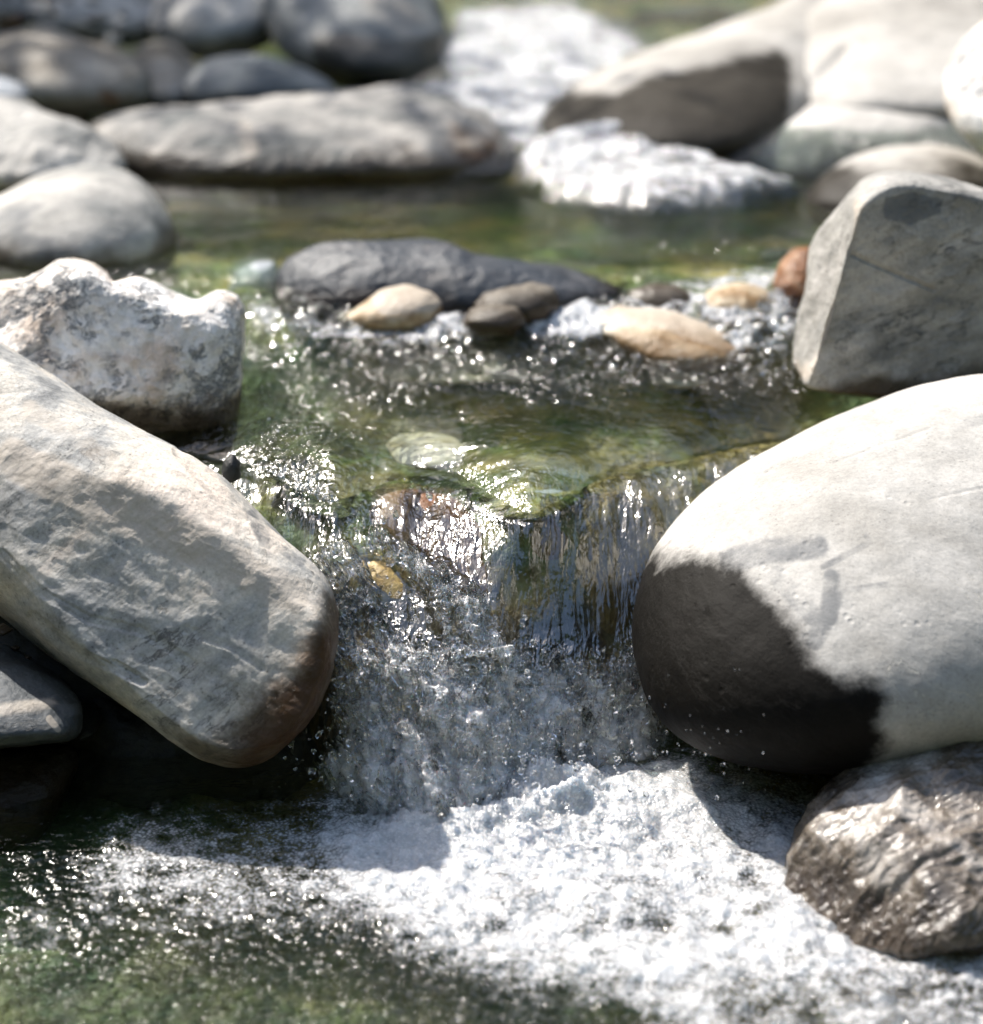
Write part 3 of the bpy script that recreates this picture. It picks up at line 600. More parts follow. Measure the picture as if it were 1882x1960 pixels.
def build_surface(name, ncol, rows, px0, px1, off, mat, z_low=0.0, waves=True, foamy=True, **kw):
    """one sheet: lower pool, fall and upper pools; off = how far below the water it lies (for the bed)"""
    n1 = int(ncol * 0.58); n2 = int(ncol * 0.14); n3 = ncol - n1 - n2
    pxs = np.concatenate([np.linspace(px0, 540, n2, endpoint=False), np.linspace(540, 1360, n1, endpoint=False), np.linspace(1360, px1, n3)]) if name == 'w' else np.linspace(px0, px1, ncol)
    if name == 'w':
        kk = np.exp(-np.linspace(-2, 2, 41) ** 2); kk /= kk.sum()
        dd = np.convolve(np.pad(np.diff(pxs), 20, 'edge'), kk, 'valid'); pxs = px0 + np.r_[0, np.cumsum(dd)] * (px1 - px0) / dd.sum()
    lipy = np.interp(pxs, LIPX, LIPY); basy = np.interp(pxs, BASX, BASY)
    ker = np.exp(-np.linspace(-2, 2, 31) ** 2); ker /= ker.sum()
    pad = lambda a: np.convolve(np.pad(a, 15, 'edge'), ker, 'valid')
    lipy, basy = pad(lipy), pad(basy)
    jit = pnoise(np.stack([pxs / 45, pxs * 0, pxs * 0], 1), 71) * 9 + pnoise(np.stack([pxs / 14, pxs * 0, pxs * 0], 1), 73) * 2
    basy = basy + jit
    Yl = Yat(lipy, ZU - 0.034); Yb = Yat(basy, 0.0)
    nl, nf, nu = rows
    u = (pxs - 941) / 980 * TV / cp            # x / y is nearly constant down a column
    tl = np.linspace(0, 1, nl, endpoint=False)[:, None]
    Y0 = 1.05
    Ylow = Y0 * (Yb[None] / Y0) ** tl
    tf = np.linspace(0, 1, nf, endpoint=False)[:, None]
    tu = np.linspace(0, 1, nu)[:, None]
    Yend = 13.0
    Yup = Yl[None] * (Yend / Yl[None]) ** (0.25 * tu + 0.75 * tu ** 2.2)
    w = tf                                     # 0 base .. 1 lip
    s = 1 - w
    wt = np.exp(-np.abs((pxs - 800) / 210) ** 3)[None]
    Yf = Yl[None] + (Yb - Yl)[None] * ((1 - wt) * (0.30 * s + 0.70 * s ** 0.72) + wt * (0.55 * s + 0.45 * s ** 0.65))
    DIP = 0.034
    Zf = (ZU - DIP) - (ZU - DIP) * ((1 - wt) * (0.28 * s + 0.72 * s ** 2.0) + wt * (0.30 * s + 0.70 * s ** 2.2))
    # the left torrent swells towards the viewer, the notch in the middle lies back
    sw = np.exp(-((pxs - 800) / 150) ** 2)[None] * np.sin(np.pi * np.clip(s, 0, 1)) * 0.012
    nt = np.exp(-((pxs - 1010) / 75) ** 2)[None] * np.sin(np.pi * np.clip(s, 0, 1)) ** 1.5 * 0.045
    Yf = Yf - sw + nt
    Y = np.concatenate([Ylow, Yf, Yup]); 
    X = Y * u[None]
    Z = np.concatenate([np.zeros_like(Ylow), np.broadcast_to(Zf, Yf.shape), z_up(Yup * u[None], Yup) - DIP * np.exp(-(Yup - Yl[None]) / 0.085)])
    Z = np.broadcast_to(Z, Y.shape)
    reg = np.concatenate([np.zeros_like(Ylow), 1 - Yf * 0 - 0.0, np.full_like(Yup, 2.0)])
    sfall = np.concatenate([np.ones_like(Ylow), np.broadcast_to(s, Yf.shape), np.zeros_like(Yup)])
    nr = len(Y)
    P = np.stack([X, Y, Z], -1).reshape(-1, 3)
    idx = np.arange(nr * ncol).reshape(nr, ncol)
    F = np.stack([idx[:-1, :-1], idx[:-1, 1:], idx[1:, 1:], idx[1:, :-1]], -1).reshape(-1, 4)
    return P, F, reg.ravel(), sfall.ravel(), nr, np.broadcast_to(pxs, (nr, ncol)).ravel()

NC = 1040; ROWS = (330, 430, 560)
P, F, reg, sf, nr, pxc = build_surface('w', NC, ROWS, -420, 2300, 0, None)
px, py = toPix(P)
x, y, z = P.T
# --- foam and turbulence masks in the place's own coordinates (metres)
n1 = fbm(np.stack([x * 9, y * 9, z * 9], 1), 5, 201)
n2 = fbm(np.stack([x * 24, y * 40, z * 24], 1), 4, 211)
foam = np.zeros(len(P)); turb = np.zeros(len(P))
lowm = reg == 0; fallm = reg == 1; upm = reg == 2
core = poly_mask(px, py, [(640, 1530), (900, 1520), (1120, 1440), (1380, 1455), (1560, 1490), (1640, 1600), (1600, 1720), (2300, 1800), (2300, 2150), (1500, 2150), (1250, 1930), (900, 1890), (760, 1800), (700, 1700), (600, 1620)], 70)
veil = poly_mask(px, py, [(200, 1560), (620, 1510), (900, 1500), (1400, 1470), (1900, 1700), (2300, 1800), (2300, 2300), (-200, 2300), (-300, 1900), (60, 1700)], 90)
foam_low = np.clip(core * (0.80 + 0.30 * n1 + 0.30 * n2) + veil * (0.42 + 0.42 * n1 + 0.22 * n2) * (1 - core * 0.6), 0, 1.1)
hole = poly_mask(px, py, [(780, 1790), (1150, 1850), (1250, 2000), (900, 2050), (500, 2100), (300, 1980), (-100, 2100), (-200, 1850), (300, 1800)], 80)
foam_low += 0.16 * poly_mask(px, py, [(150, 1580), (500, 1545), (900, 1560), (900, 1700), (600, 1760), (200, 1740)], 70)
foam_low -= hole * 0.58 * (0.6 + n1) + 0.55 * (0.55 + n1) * poly_mask(px, py, [(1330, 1860), (1600, 1850), (1760, 1800), (2000, 1860), (2300, 2000), (2000, 2150), (1350, 2100)], 60)
foam[lowm] = foam_low[lowm]
# the fall: white, broken water on the left and at the foot, clear glassy water centre and right
left = poly_mask(px, py, [(590, 1065), (650, 1045), (730, 1030), (820, 1080), (930, 1140), (950, 1220), (1050, 1330), (1120, 1400), (1230, 1380), (1260, 1480), (1100, 1600), (600, 1620), (560, 1500), (680, 1420), (630, 1250)], 30)
left = left * (1 - 0.85 * poly_mask(px, py, [(690, 1085), (760, 1090), (820, 1140), (850, 1240), (800, 1250), (745, 1180)], 14))
foot = sst(1180, 1330, py) * sst(600, 680, px) * (1 - sst(1230, 1290, px))
us = x + 0.75 * z
strand = fbm(np.stack([us * 26, y * 3, z * 9], 1), 3, 461, 0.6)
turb[fallm] = np.clip((left * (0.80 + 1.3 * strand) + 0.8 * foot * (0.85 + 0.8 * strand)) , 0, 1)[fallm]
turb[upm] = (poly_mask(px, py, [(420, 880), (560, 900), (700, 990), (760, 1060), (560, 1100), (430, 950)], 25) * 0.5)[upm]
casc = poly_mask(px, py, [(990, 330), (1030, 290), (1100, 270), (1180, 262), (1260, 285), (1360, 320), (1420, 352), (1530, 372), (1420, 398), (1250, 405), (1060, 385), (1000, 360)], 14)
rapid = poly_mask(px, py, [(840, 100), (880, 20), (1090, 0), (1250, 90), (1060, 190), (1010, 290), (930, 230), (820, 180), (700, 175), (860, 150)], 25)
rif = poly_mask(px, py, [(470, 560), (560, 600), (700, 610), (1050, 560), (1150, 570), (1500, 500), (1530, 620), (1480, 690), (1250, 640), (1080, 640), (850, 660), (700, 650), (480, 640)], 25)
foam[upm] = (casc * (0.75 + 0.9 * n2 + 0.5 * n1) + rapid * (0.90 + 0.8 * n1 + 0.4 * n2) + rif * (0.68 + 1.0 * n2))[upm]
foam[upm] += (poly_mask(px, py, [(1060, 560), (1100, 550), (1160, 600), (1150, 640), (1060, 640)], 14) * 0.9)[upm]
foam[fallm] = (0.62 * sst(0.62, 0.95, sf) * sst(580, 680, px) * (1 - sst(1230, 1330, px)) + 0.42 * turb + 0.55 * turb * n2)[fallm]
foam[lowm] += (0.35 * np.exp(-(np.clip(py - 1500, 0, None) / 90) ** 2) * sst(620, 760, px) * (1 - sst(1250, 1400, px)))[lowm]
turb[upm] = np.clip(turb + 0.6 * casc + 0.5 * rapid, 0, 1)[upm]
# --- real waves
h = np.zeros(len(P))
q = np.stack([x, y, z], 1)
glit = 1.7 * np.exp(-((py - 640) / 75) ** 2) * (0.5 + sst(0.0, 0.5, n1 + 0.3)) + 0.9 * np.exp(-((px - 540) / 130) ** 2 - ((py - 840) / 110) ** 2) + 0.13 + 0.8 * np.exp(-((px - 560) / 130) ** 2 - ((py - 960) / 60) ** 2)
glit = glit * (0.45 + 1.1 * sst(-0.3, 0.5, n1))
glit += 0.5 * sst(3.2, 3.35, y) * sst(950, 1250, px) * (1 - sst(4, 4.2, y)) + 1.6 * sst(3.9, 4.1, y)
h_up = 0.0040 * fbm(q * [12, 19, 1], 3, 301) + (0.0016 + 0.0046 * glit) * fbm(q * [42, 62, 1], 3, 311, 0.6) + 0.0018 * fbm(q * [120, 150, 1], 2, 321) * glit
calm2 = sst(3.3, 3.45, y) * (1 - sst(4.0, 4.2, y))
h_up *= 1 - 0.6 * calm2
h_up += (casc + rapid * 0.9) * (0.020 * fbm(q * [6, 9, 1], 4, 331) + 0.006 * fbm(q * [28, 28, 1], 3, 335)) + casc * 0.045 + rif * 0.010 * fbm(q * [30, 36, 1], 3, 341)
h_lo = 0.006 * fbm(q * [10, 12, 1], 4, 351) + 0.0035 * fbm(q * [45, 50, 1], 3, 361) + core * (0.008 * np.exp(-((px - 1250) / 300) ** 2 - ((py - 1530) / 60) ** 2) + 0.034 * np.exp(-((px - 930) / 270) ** 4 - ((py - 1535) / 55) ** 2) * (0.7 + 1.3 * n2 + 0.8 * n1) + 0.016 * fbm(q * [12, 12, 1], 3, 371) + 0.006 * fbm(q * [34, 34, 1], 2, 375) + 0.0012 * fbm(q * [110, 110, 1], 3, 381)) 
h_lo += 0.0022 * sst(1780, 1950, py) * fbm(q * [100, 120, 1], 2, 391)
h[upm] = h_up[upm]; h[lowm] = h_lo[lowm]
# fall: streaks along the flow plus chaotic lumps where it is turbulent
dirx = (px - 1010) / 300.0
sq = np.stack([x * 1.0 + (z - 0.15) * dirx * 0.12, y * 0.25, z * 0.16], 1)
streak = 0.0020 * fbm(sq * 85, 3, 401, 0.55) + 0.010 * fbm(sq * 20, 2, 405, 0.45)
qd = q + 0.022 * np.stack([fbm(q * 30, 2, 441), fbm(q * 30, 2, 443), fbm(q * 30, 2, 445)], 1)
lump = 0.026 * fbm((q + [0, 0, 0] + 0.6 * (qd - q)) * [19, 19, 19], 3, 411, 0.55) + 0.015 * fbm(qd * [46, 46, 42], 2, 421, 0.55, ridged=True) + 0.0035 * fbm(qd * [130, 130, 90], 2, 427, 0.6, ridged=True)
h_f = streak * (1 - 0.85 * turb) + lump * turb * (1 - 0.6 * sst(0.55, 1, sf)) + 0.016 * strand * left
h[fallm] = (h_f * sst(0, 0.12, sf) + h_up * (1 - sst(0, 0.12, sf)))[fallm]
h[upm] += ((h_f) * sst(60, 0, np.abs(py - 940)) * 0.0)[upm]
h[upm] += ((turb - 0.6 * casc - 0.5 * rapid).clip(0, 1) * 0.012 * fbm(q * [40, 55, 10], 4, 431, 0.6))[upm]
N = vnormals(P, F)
N[N[:, 2] < -0.2] *= -1
if N[:, 2].mean() < 0: N = -N; F = F[:, ::-1]
PW = P + N * h[:, None]

def water_mat():
    t = NT('stream_water')
    pos = t.n('ShaderNodeNewGeometry').outputs['Position']
    foam_a = t.attr('foam'); turb_a = t.attr('turb'); chop = t.attr('chop')
    fine = t.noise(t.mapping(pos, sc=(1, 1.35, 0.5)), 62, 1.5, 0.5, 0.5)
    tiny = t.noise(pos, 150, 1, 0.5, 0.3)
    hh = t.math('MULTIPLY', t.math('ADD', t.math('MULTIPLY', fine, 2.4), t.math('MULTIPLY', tiny, 0.8)), t.math('ADD', 0.08, t.math('MULTIPLY', chop, 3.2)))
    flow = t.mapping(pos, sc=(1, 1, 0.55))
    dd = t.n('ShaderNodeTexNoise', {'Vector': flow, 'Scale': 40, 'Detail': 2})
    fv = t.n('ShaderNodeVectorMath', {0: flow, 1: t.n('ShaderNodeVectorMath', {0: dd.outputs['Color'], 1: (0.035, 0.035, 0.035)}, operation='MULTIPLY').outputs[0]}, operation='ADD').outputs[0]
    r1 = t.math('ABSOLUTE', t.math('SUBTRACT', t.noise(fv, 70, 2, 0.5), 0.5))
    r2 = t.math('ABSOLUTE', t.math('SUBTRACT', t.noise(fv, 150, 2, 0.5), 0.5))
    rr = t.math('ADD', t.math('MULTIPLY', r1, 6.0), t.math('MULTIPLY', r2, 2.5))
    hh = t.math('ADD', hh, t.math('MULTIPLY', rr, turb_a))
    fall_a = t.attr('fall')
    vs = t.noise(t.mapping(pos, sc=(1, 0.3, 0.14)), 82, 3, 0.55, 0.6)
    hh = t.math('ADD', hh, t.math('MULTIPLY', t.math('MULTIPLY', vs, fall_a), t.math('ADD', 3.0, t.math('MULTIPLY', turb_a, 3.0))))
    nrm = t.bump(hh, 0.6, 0.004)
    fr = t.n('ShaderNodeFresnel', {'IOR': 1.33, 'Normal': nrm})
    tint = (0.80, 0.90, 0.84)
    tr = t.n('ShaderNodeBsdfTransparent', {'Color': (0.86, 0.93, 0.88)})
    rf = t.n('ShaderNodeBsdfRefraction', {'Color': (0.90, 0.95, 0.92), 'Roughness': 0.0, 'IOR': 1.33, 'Normal': nrm})
    gl = t.n('ShaderNodeBsdfGlossy', {'Color': (1, 1, 1), 'Roughness': 0.13, 'Normal': nrm})
    body = t.n('ShaderNodeMixShader', {0: 0.22, 1: tr, 2: rf})
    # broken water: many stacked air-water faces mirror more light than one smooth face
    fac = t.math('ADD', t.math('ADD', fr.outputs[0], 0.01), t.math('ADD', t.math('MULTIPLY', turb_a, 0.24), t.math('MULTIPLY', fall_a, 0.10)), clamp=True)
    wat = t.n('ShaderNodeMixShader', {0: fac, 1: body, 2: gl})
    # foam: white bubble mass with fine cells
    b1 = t.vor(pos, 260).outputs['Distance']; b2 = t.vor(pos, 620).outputs['Distance']; b3 = t.vor(pos, 90).outputs['Distance']
    bh = t.math('ADD', t.math('ADD', t.math('MULTIPLY', b1, -1.0), t.math('MULTIPLY', b2, -0.45)), t.math('ADD', t.math('MULTIPLY', b3, -1.6), t.math('MULTIPLY', t.noise(pos, 55, 4, 0.6), 3.0)))
    fn = t.bump(bh, 0.55, 0.003)
    bub = t.math('ADD', t.math('MULTIPLY', t.smooth(b1, 0.10, 0.55), 0.55), t.math('MULTIPLY', t.smooth(t.noise(pos, 70, 5, 0.7), 0.62, 0.40), 0.45))
    fcol = t.mix(t.math('MULTIPLY', bub, t.math('SUBTRACT', 1.0, turb_a, clamp=True)), (0.82, 0.815, 0.82), (0.50, 0.515, 0.53))
    fd = t.n('ShaderNodeBsdfPrincipled', {'Base Color': fcol, 'Roughness': 0.14, 'Normal': fn, 'Specular IOR Level': 0.6,
                                          'Subsurface Weight': 0.75, 'Subsurface Radius': (0.02, 0.024, 0.028), 'Subsurface Scale': 0.9})
    fm = t.math('ADD', foam_a, t.math('MULTIPLY', t.smooth(foam_a, 0.03, 0.35), t.math('ADD', t.math('MULTIPLY', t.math('SUBTRACT', 0.42, b1), 0.55), t.math('MULTIPLY', t.math('SUBTRACT', t.noise(pos, 38, 6, 0.7), 0.5), 1.7))))
    film = t.math('MULTIPLY', turb_a, t.math('MULTIPLY', t.smooth(r1, 0.040, 0.0), t.smooth(t.noise(fv, 24, 3, 0.6), 0.36, 0.56)))
    film2 = t.math('MULTIPLY', turb_a, t.math('MULTIPLY', t.smooth(r2, 0.04, 0.0), t.smooth(t.noise(fv, 30, 3, 0.6), 0.38, 0.58)))
    fm = t.math('ADD', fm, t.math('ADD', t.math('MULTIPLY', film, 0.75), t.math('MULTIPLY', film2, 0.55)))
    fmask = t.smooth(fm, 0.26, 1.05)
    tl = t.n('ShaderNodeBsdfTranslucent', {'Color': (0.93, 0.95, 0.97), 'Normal': fn})
    fd = t.n('ShaderNodeMixShader', {0: 0.10, 1: fd, 2: tl})
    fin = t.n('ShaderNodeMixShader', {0: t.math('MULTIPLY', fmask, 0.97), 1: wat, 2: fd})
    t.set(t.out.inputs[0], fin)
    return t.m
M_water = water_mat()

nc = NC
def strip(r0, r1):
    """sub-mesh of rows r0..r1"""
    V = PW.reshape(nr, nc, 3)[r0:r1 + 1].reshape(-1, 3)
    n = r1 + 1 - r0
    idx = np.arange(n * nc).reshape(n, nc)
    f = np.stack([idx[:-1, :-1], idx[:-1, 1:], idx[1:, 1:], idx[1:, :-1]], -1).reshape(-1, 4)
    return V, f, foam.reshape(nr, nc)[r0:r1 + 1].ravel(), turb.reshape(nr, nc)[r0:r1 + 1].ravel()
V, f, fo, tu = strip(0, nr - 1)
w_ob = mesh_obj('stream_water', V, f, M_water, kind='structure', attrs={'foam': fo, 'turb': tu, 'fall': np.where(fallm, sst(0, 0.1, sf), np.where(upm, np.exp(-np.clip(900 - py, 0, None) / 25), 0)), 'chop': np.where(lowm, 0.3 + 1.2 * sst(1780, 1900, py), np.where(upm, glit * (1 - 0.75 * calm2) * (1 - 0.6 * sst(840, 900, py)), 0.06 + 0.45 * turb))})

# ------------------------------------------------------------------ stream bed
def bed():
    nc2 = 420
    P, F, reg, sf, nr2, _ = build_surface('b', nc2, (120, 110, 220), -900, 2800, 0, None)
    px, py = toPix(P)
    x, y, z = P.T
    dep = np.where(reg == 0, 0.05 + 0.10 * sst(2.1, 1.7, y), 0.0) + np.where(reg == 2, 0.035 + 0.09 * sst(2.35, 2.6, y) * (1 - sst(2.9, 3.1, y)) + 0.10 * sst(3.3, 3.6, y), 0)
    dep = dep - 0.02 * fbm(P * 7, 4, 501) - 0.05 * np.clip(fbm(P * [5, 7, 5], 3, 505), 0, 1)
    dep = np.where(reg == 1, 0.05 + 0.015 * fbm(P * 12, 4, 509), np.maximum(dep, 0.02))
    Q = P.copy()
    Q[:, 2] -= dep * np.where(reg == 1, 0.5, 1)
    Q[:, 1] += np.where(reg == 1, dep * 1.2, 0)
    # banks rise beyond the channel
    half = 0.75 + 0.05 * y
    cx = np.where(y > 4, -0.15 + 0.02 * y, 0.0)
    bank = np.clip(np.abs(x - cx) - half, 0, None)
    Q[:, 2] += np.minimum(bank * 0.35, 3.0) + sst(0, 0.3, bank) * 0.04 * fbm(P * 3, 4, 515)
    t = NT('stream_bed')
    pos = t.n('ShaderNodeNewGeometry').outputs['Position']
    v = t.vor(pos, 13); v2 = t.vor(pos, 34)
    rnd = t.n('ShaderNodeSeparateColor', {0: v.outputs['Color']}).outputs[0]
    rnd2 = t.n('ShaderNodeSeparateColor', {0: v2.outputs['Color']}).outputs[1]
    n = t.noise(pos, 6, 6, 0.6)
    g = t.ramp(n, [(0.38, (0.02, 0.085, 0.014)), (0.46, (0.08, 0.21, 0.028)), (0.53, (0.36, 0.34, 0.05)), (0.61, (0.66, 0.48, 0.15))])
    st = t.ramp(rnd, [(0.0, (0.04, 0.09, 0.03)), (0.5, (0.16, 0.20, 0.05)), (0.8, (0.42, 0.32, 0.12)), (1.0, (0.60, 0.54, 0.38))])
    c = t.mix(0.35, g, st)
    c = t.mix(t.math('MULTIPLY', rnd2, 0.3), c, (0.12, 0.08, 0.03))
    edge = t.smooth(v.outputs['Distance'], 0.3, 0.62)
    c = t.mix(t.math('MULTIPLY', edge, 0.5), c, (0.02, 0.028, 0.012))
    # the rock step under the fall is dark slate, brown in places
    sx = t.n('ShaderNodeSeparateXYZ', {0: pos})
    stp = t.math('MULTIPLY', t.smooth(sx.outputs[1], 2.36, 2.27), t.smooth(sx.outputs[2], -0.04, 0.02))
    c = t.mix(stp, c, t.ramp(t.noise(t.mapping(pos, sc=(1, 1, 0.3)), 18, 6, 0.6), [(0.38, (0.02, 0.025, 0.032)), (0.48, (0.07, 0.07, 0.07)), (0.54, (0.26, 0.15, 0.05)), (0.62, (0.36, 0.27, 0.12))]))
    drk = t.math('MULTIPLY', t.smooth(sx.outputs[1], 2.10, 2.25), 0.0)
    amb = t.math('MULTIPLY', t.math('MULTIPLY', t.smooth(sx.outputs[0], 0.05, 0.30), t.smooth(sx.outputs[1], 2.9, 2.5)), t.smooth(t.noise(pos, 7, 5, 0.6), 0.40, 0.58))
    c = t.mix(t.math('MULTIPLY', amb, 0.75), c, t.mix(rnd2, (0.34, 0.19, 0.05), (0.62, 0.44, 0.16)))
    c = t.mix(t.math('MULTIPLY', t.smooth(sx.outputs[2], 0.0, -0.08), 0.6), c, (0.018, 0.04, 0.012))
    bk = t.smooth(t.math('ABSOLUTE', sx.outputs[0]), 0.9, 1.3)
    c = t.mix(t.math('MULTIPLY', bk, t.smooth(sx.outputs[1], 3.5, 5.5)), c, t.ramp(t.noise(pos, 9, 7, 0.65), [(0.35, (0.10, 0.10, 0.09)), (0.65, (0.33, 0.31, 0.28))]))
    bs = t.n('ShaderNodeBsdfPrincipled', {'Base Color': c, 'Roughness': 0.6, 'Normal': t.bump(t.math('ADD', t.math('MULTIPLY', v.outputs['Distance'], -1.0), t.noise(pos, 60, 6)), 0.7, 0.02)})
    t.set(t.out.inputs[0], bs)
    mesh_obj('streambed', Q, F, t.m, kind='structure')
bed()

# ------------------------------------------------------------------ ground and the wooded valley beyond
def ground():
    t = NT('valley_ground')
    pos = t.n('ShaderNodeNewGeometry').outputs['Position']
    c = t.ramp(t.noise(pos, 1.5, 8, 0.65), [(0.35, (0.05, 0.06, 0.035)), (0.6, (0.16, 0.15, 0.12))])
    t.set(t.out.inputs[0], t.n('ShaderNodeBsdfPrincipled', {'Base Color': c, 'Roughness': 0.9}))
    nn = 81
    g = np.linspace(-1, 1, nn); g = np.sign(g) * np.abs(g) ** 2 * 180
    X, Y = np.meshgrid(g, g, indexing='ij'); r = np.hypot(X, Y)
    Z = -0.5 + 0.02 * fbm(np.stack([X.ravel(), Y.ravel(), X.ravel() * 0], 1) * 0.2, 3, 601).reshape(X.shape) + 0.5 * sst(13, 60, r)
    idx = np.arange(nn * nn).reshape(nn, nn)
    F = np.stack([idx[:-1, :-1], idx[1:, :-1], idx[1:, 1:], idx[:-1, 1:]], -1).reshape(-1, 4)
    mesh_obj('ground', np.stack([X.ravel(), Y.ravel(), Z.ravel()], 1), F, t.m, kind='structure')
ground()
def woods():
    t = NT('far_foliage')
    pos = t.n('ShaderNodeNewGeometry').outputs['Position']
    c = t.ramp(t.noise(pos, 0.9, 8, 0.7), [(0.38, (0.006, 0.020, 0.005)), (0.52, (0.020, 0.050, 0.010)), (0.64, (0.05, 0.10, 0.02))])
    t.set(t.out.inputs[0], t.n('ShaderNodeBsdfPrincipled', {'Base Color': c, 'Roughness': 0.8, 'Normal': t.bump(t.noise(pos, 2, 6, 0.7), 1, 0.6)}))
    na, nh = 260, 40
    az = np.linspace(-math.pi, math.pi, na)[:, None]; k = np.linspace(0, 1, nh)[None]
    top = (29.0 + 3.0 * sst(0.1, -0.6, np.cos(az))) + 5.0 * pnoise(np.stack([np.cos(az[:, 0]) * 2, np.sin(az[:, 0]) * 2, az[:, 0] * 0], 1), 611)[:, None]
    r = 24 + 12 * k + 0 * az
    zz = -0.5 + top * k ** 0.8
    Pw = np.stack([np.sin(az) * r, np.cos(az) * r, zz * np.ones_like(r)], -1).reshape(-1, 3)
    Pw += (fbm(Pw * 0.5, 5, 621, 0.65)[:, None] * 3.0) * np.array([0.6, 0.6, 0.8])
    idx = np.arange(na * nh).reshape(na, nh)
    F = np.stack([idx[:-1, :-1], idx[1:, :-1], idx[1:, 1:], idx[:-1, 1:]], -1).reshape(-1, 4)
    mesh_obj('wooded_hillside', Pw, F, t.m, kind='stuff')
woods()

# ------------------------------------------------------------------ spray
_ico = None
def droplets(name, pts, rad, mat, stretch=None, label=None):
    V0, F0 = cubesphere(5)
    n = len(pts)
    sc = np.ones((n, 3)) if stretch is None else stretch
    V = V0[None] * sc[:, None, :]
    a = rng.uniform(-1, 1, n); c, s_ = np.cos(a)[:, None], np.sin(a)[:, None]
    V = np.stack([V[..., 0] * c - V[..., 2] * s_, V[..., 1], V[..., 0] * s_ + V[..., 2] * c], -1)
    V = V * (1 + 0.55 * pnoise((V0[None] * 1.3 + rng.uniform(0, 90, (n, 1, 3))).reshape(-1, 3), 5).reshape(n, -1, 1))
    V = (V * rad[:, None, None] + pts[:, None, :]).reshape(-1, 3)
    F = (F0[None] + (np.arange(n) * len(V0))[:, None, None]).reshape(-1, 4)
    return mesh_obj(name, V, F, mat, kind='stuff', origin=np.array([0, 0, 0.0]))
t = NT('water_drop')
t.set(t.out.inputs[0], t.n('ShaderNodeBsdfGlass', {'Roughness': 0.04, 'IOR': 1.33, 'Color': (1, 1, 1)}))
M_drop = t.m
pts, rad, stv = [], [], []
def spray(n, cx, cy, sx, sy, Y, sY, r0, r1):
    for _ in range(n):
        X = random.gauss(cx, sx); Yp = random.gauss(cy, sy)
        if Yp > 1560: continue
        pts.append(P3(X, Yp, Y + random.gauss(0, sY))); rad.append(r0 * (r1 / r0) ** (random.random() ** 2.2))
        stv.append((1, 1, random.uniform(0.9, 1.7)))
spray(90, 1330, 1400, 90, 70, 2.00, 0.03, 0.0005, 0.0022)
spray(60, 640, 1400, 60, 60, 2.04, 0.03, 0.0006, 0.0030)
spray(120, 760, 1220, 70, 110, 2.10, 0.015, 0.0008, 0.0035)
spray(140, 900, 1350, 110, 90, 2.04, 0.02, 0.0008, 0.0035)
spray(420, 980, 1470, 170, 45, 2.02, 0.03, 0.0005, 0.0034)
# gravel and small stones wedged between the boulders of both banks
def gravel():
    V0, F0 = cubesphere(6); Vs, Fs, o = [], [], 0
    for _ in range(900):
        if random.random() < 0.6: x_, y_ = random.uniform(-2.2, -0.75), random.uniform(3.0, 6.5)
        else: x_, y_ = random.uniform(0.85, 2.0), random.uniform(3.2, 6.0)
        r_ = 0.009 * 2 ** random.uniform(0, 1.6)
        v = V0 * (r_ * np.array([random.uniform(0.8, 1.5), random.uniform(0.8, 1.4), random.uniform(0.5, 0.9)]))
        v = v * (1 + 0.25 * pnoise(V0 * 1.4 + random.uniform(0, 50), 9)[:, None])
        zb = 0.33 + min(0.3, max(0, abs(x_) - 0.8) * 0.3) + 0.1 * max(0, y_ - 4.5)
        Vs.append(v + [x_, y_, zb + r_ * 0.2]); Fs.append(F0 + o); o += len(V0)
    mesh_obj('bank_gravel', np.vstack(Vs), np.vstack(Fs), M_farbrown, kind='stuff')
gravel()
droplets('water_droplets', np.array(pts), np.array(rad), M_drop, np.array(stv))
def tongues():
    cand = np.where(fallm & (turb > 0.25) & (px > 600) & (px < 1290))[0]
    sel = rng.choice(cand, 900, replace=False)
    V0, F0 = cubesphere(9); Vs, Fs, o = [], [], 0
    for i in sel:
        c = PW[i] + N[i] * 0.002 + np.array([0, -0.003, 0.0])
        r_ = rng.uniform(0.0012, 0.0042); L = rng.uniform(1.5, 4.5)
        fl = np.array([0.42 * (1010 - px[i]) / 300 * (1 if px[i] < 1010 else 0.3) + rng.normal() * 0.35, -0.35, -0.8]); fl /= np.linalg.norm(fl)
        a = np.cross(fl, [0, 1, 0.2]); a /= np.linalg.norm(a); b = np.cross(fl, a)
        v = V0 * (1 + 0.5 * pnoise(V0 * 1.6 + rng.uniform(0, 90, 3), 3)[:, None])
        bend = 0.5 * (V0[:, 2] ** 2) * rng.normal()
        v = (v[:, :1] + bend[:, None]) * a * r_ + v[:, 1:2] * b * r_ * 0.6 + v[:, 2:] * fl * r_ * L
        Vs.append(v + c); Fs.append(F0 + o); o += len(V0)
    mesh_obj('water_splash', np.vstack(Vs), np.vstack(Fs), M_drop, kind='stuff', origin=np.zeros(3))
tongues()

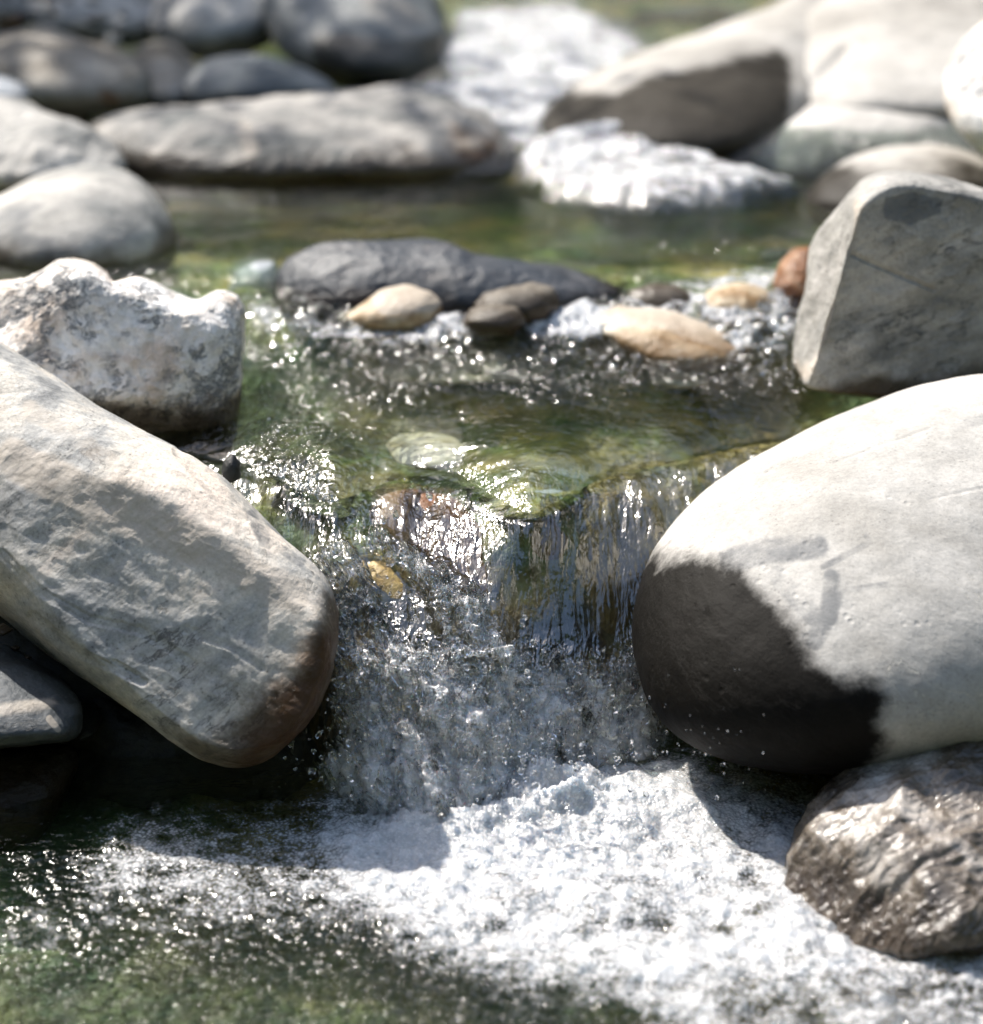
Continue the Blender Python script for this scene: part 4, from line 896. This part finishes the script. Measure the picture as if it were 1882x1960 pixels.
# ------------------------------------------------------------------ the tree on the left bank that shades the upper rocks
def tree(bx, by, h, cc, cr, n, seed, label):
    rg = np.random.default_rng(seed)
    tb = NT('tree_bark'); tc = tb.n('ShaderNodeTexCoord').outputs['Object']
    tb.set(tb.out.inputs[0], tb.n('ShaderNodeBsdfPrincipled', {'Base Color': tb.ramp(tb.noise(tb.mapping(tc, sc=(1, 1, 0.2)), 14, 7), [(0.4, (0.05, 0.04, 0.03)), (0.6, (0.14, 0.12, 0.10))]), 'Roughness': 0.9}))
    tl = NT('tree_leaf')
    tl.set(tl.out.inputs[0], tl.n('ShaderNodeBsdfPrincipled', {'Base Color': tl.ramp(tl.noise(tl.n('ShaderNodeNewGeometry').outputs['Position'], 2.5, 4), [(0.4, (0.03, 0.06, 0.015)), (0.6, (0.08, 0.12, 0.03))]), 'Roughness': 0.6}))
    root = bpy.data.objects.new('tree', None); COL.objects.link(root); root.location = (bx, by, 0.3)
    root['label'] = label; root['category'] = 'tree'
    V, F = [], []
    def tube(a, b, ra, rb, k=8):
        a, b = np.array(a, float), np.array(b, float); d = (b - a) / np.linalg.norm(b - a)
        p = np.cross(d, [0.3, 0.9, 0.1]); p /= np.linalg.norm(p); q = np.cross(d, p)
        t = np.linspace(0, 2 * math.pi, k, endpoint=False)
        o = sum(len(v) for v in V); ring = np.cos(t)[:, None] * p + np.sin(t)[:, None] * q
        V.append(np.vstack([a + ring * ra, b + ring * rb]))
        F.append(np.array([[o + i, o + (i + 1) % k, o + k + (i + 1) % k, o + k + i] for i in range(k)]))
    cc = np.array(cc, float)
    p0 = np.array([bx, by, 0.2]); p1 = p0 + (cc - p0) * [0.25, 0.25, 0.6]; tube(p0, p1, 0.15, 0.11); tube(p1, cc, 0.11, 0.06)
    tips = []
    for i in range(26):
        d = rg.normal(size=3); d /= np.linalg.norm(d); e = cc + d * cr * rg.uniform(0.55, 0.95)
        m = p1 + (cc - p1) * rg.uniform(0.2, 1.0); tube(m, e, 0.035, 0.008, 5); tips.append(e)
    tr = mesh_obj('trunk', np.vstack(V), np.vstack(F), tb.m, origin=np.zeros(3))
    L = np.array(tips)[rg.integers(0, len(tips), n)] + rg.normal(size=(n, 3)) * 0.26
    a = rg.normal(size=(n, 3)); a /= np.linalg.norm(a, axis=1)[:, None]
    b = np.cross(a, rg.normal(size=(n, 3))); b /= np.linalg.norm(b, axis=1)[:, None]
    a *= 0.055; b *= 0.03
    Q = np.stack([L - a, L + b, L + a, L - b], 1).reshape(-1, 3)
    cr_ = mesh_obj('crown', Q, np.arange(4 * n).reshape(-1, 4), tl.m, origin=np.zeros(3), smooth=False)
    for o in (tr, cr_):
        o.parent = root; o.location = (-bx, -by, -0.3)
k_ = 5.0
tree(-3.6, 8.2, 5, (-1.15 + S.x * k_, 5.3 + S.y * k_, 0.4 + S.z * k_), np.array([1.25, 0.8, 0.8]), 5200, 5, 'leafy tree leaning over the stream from the left bank')
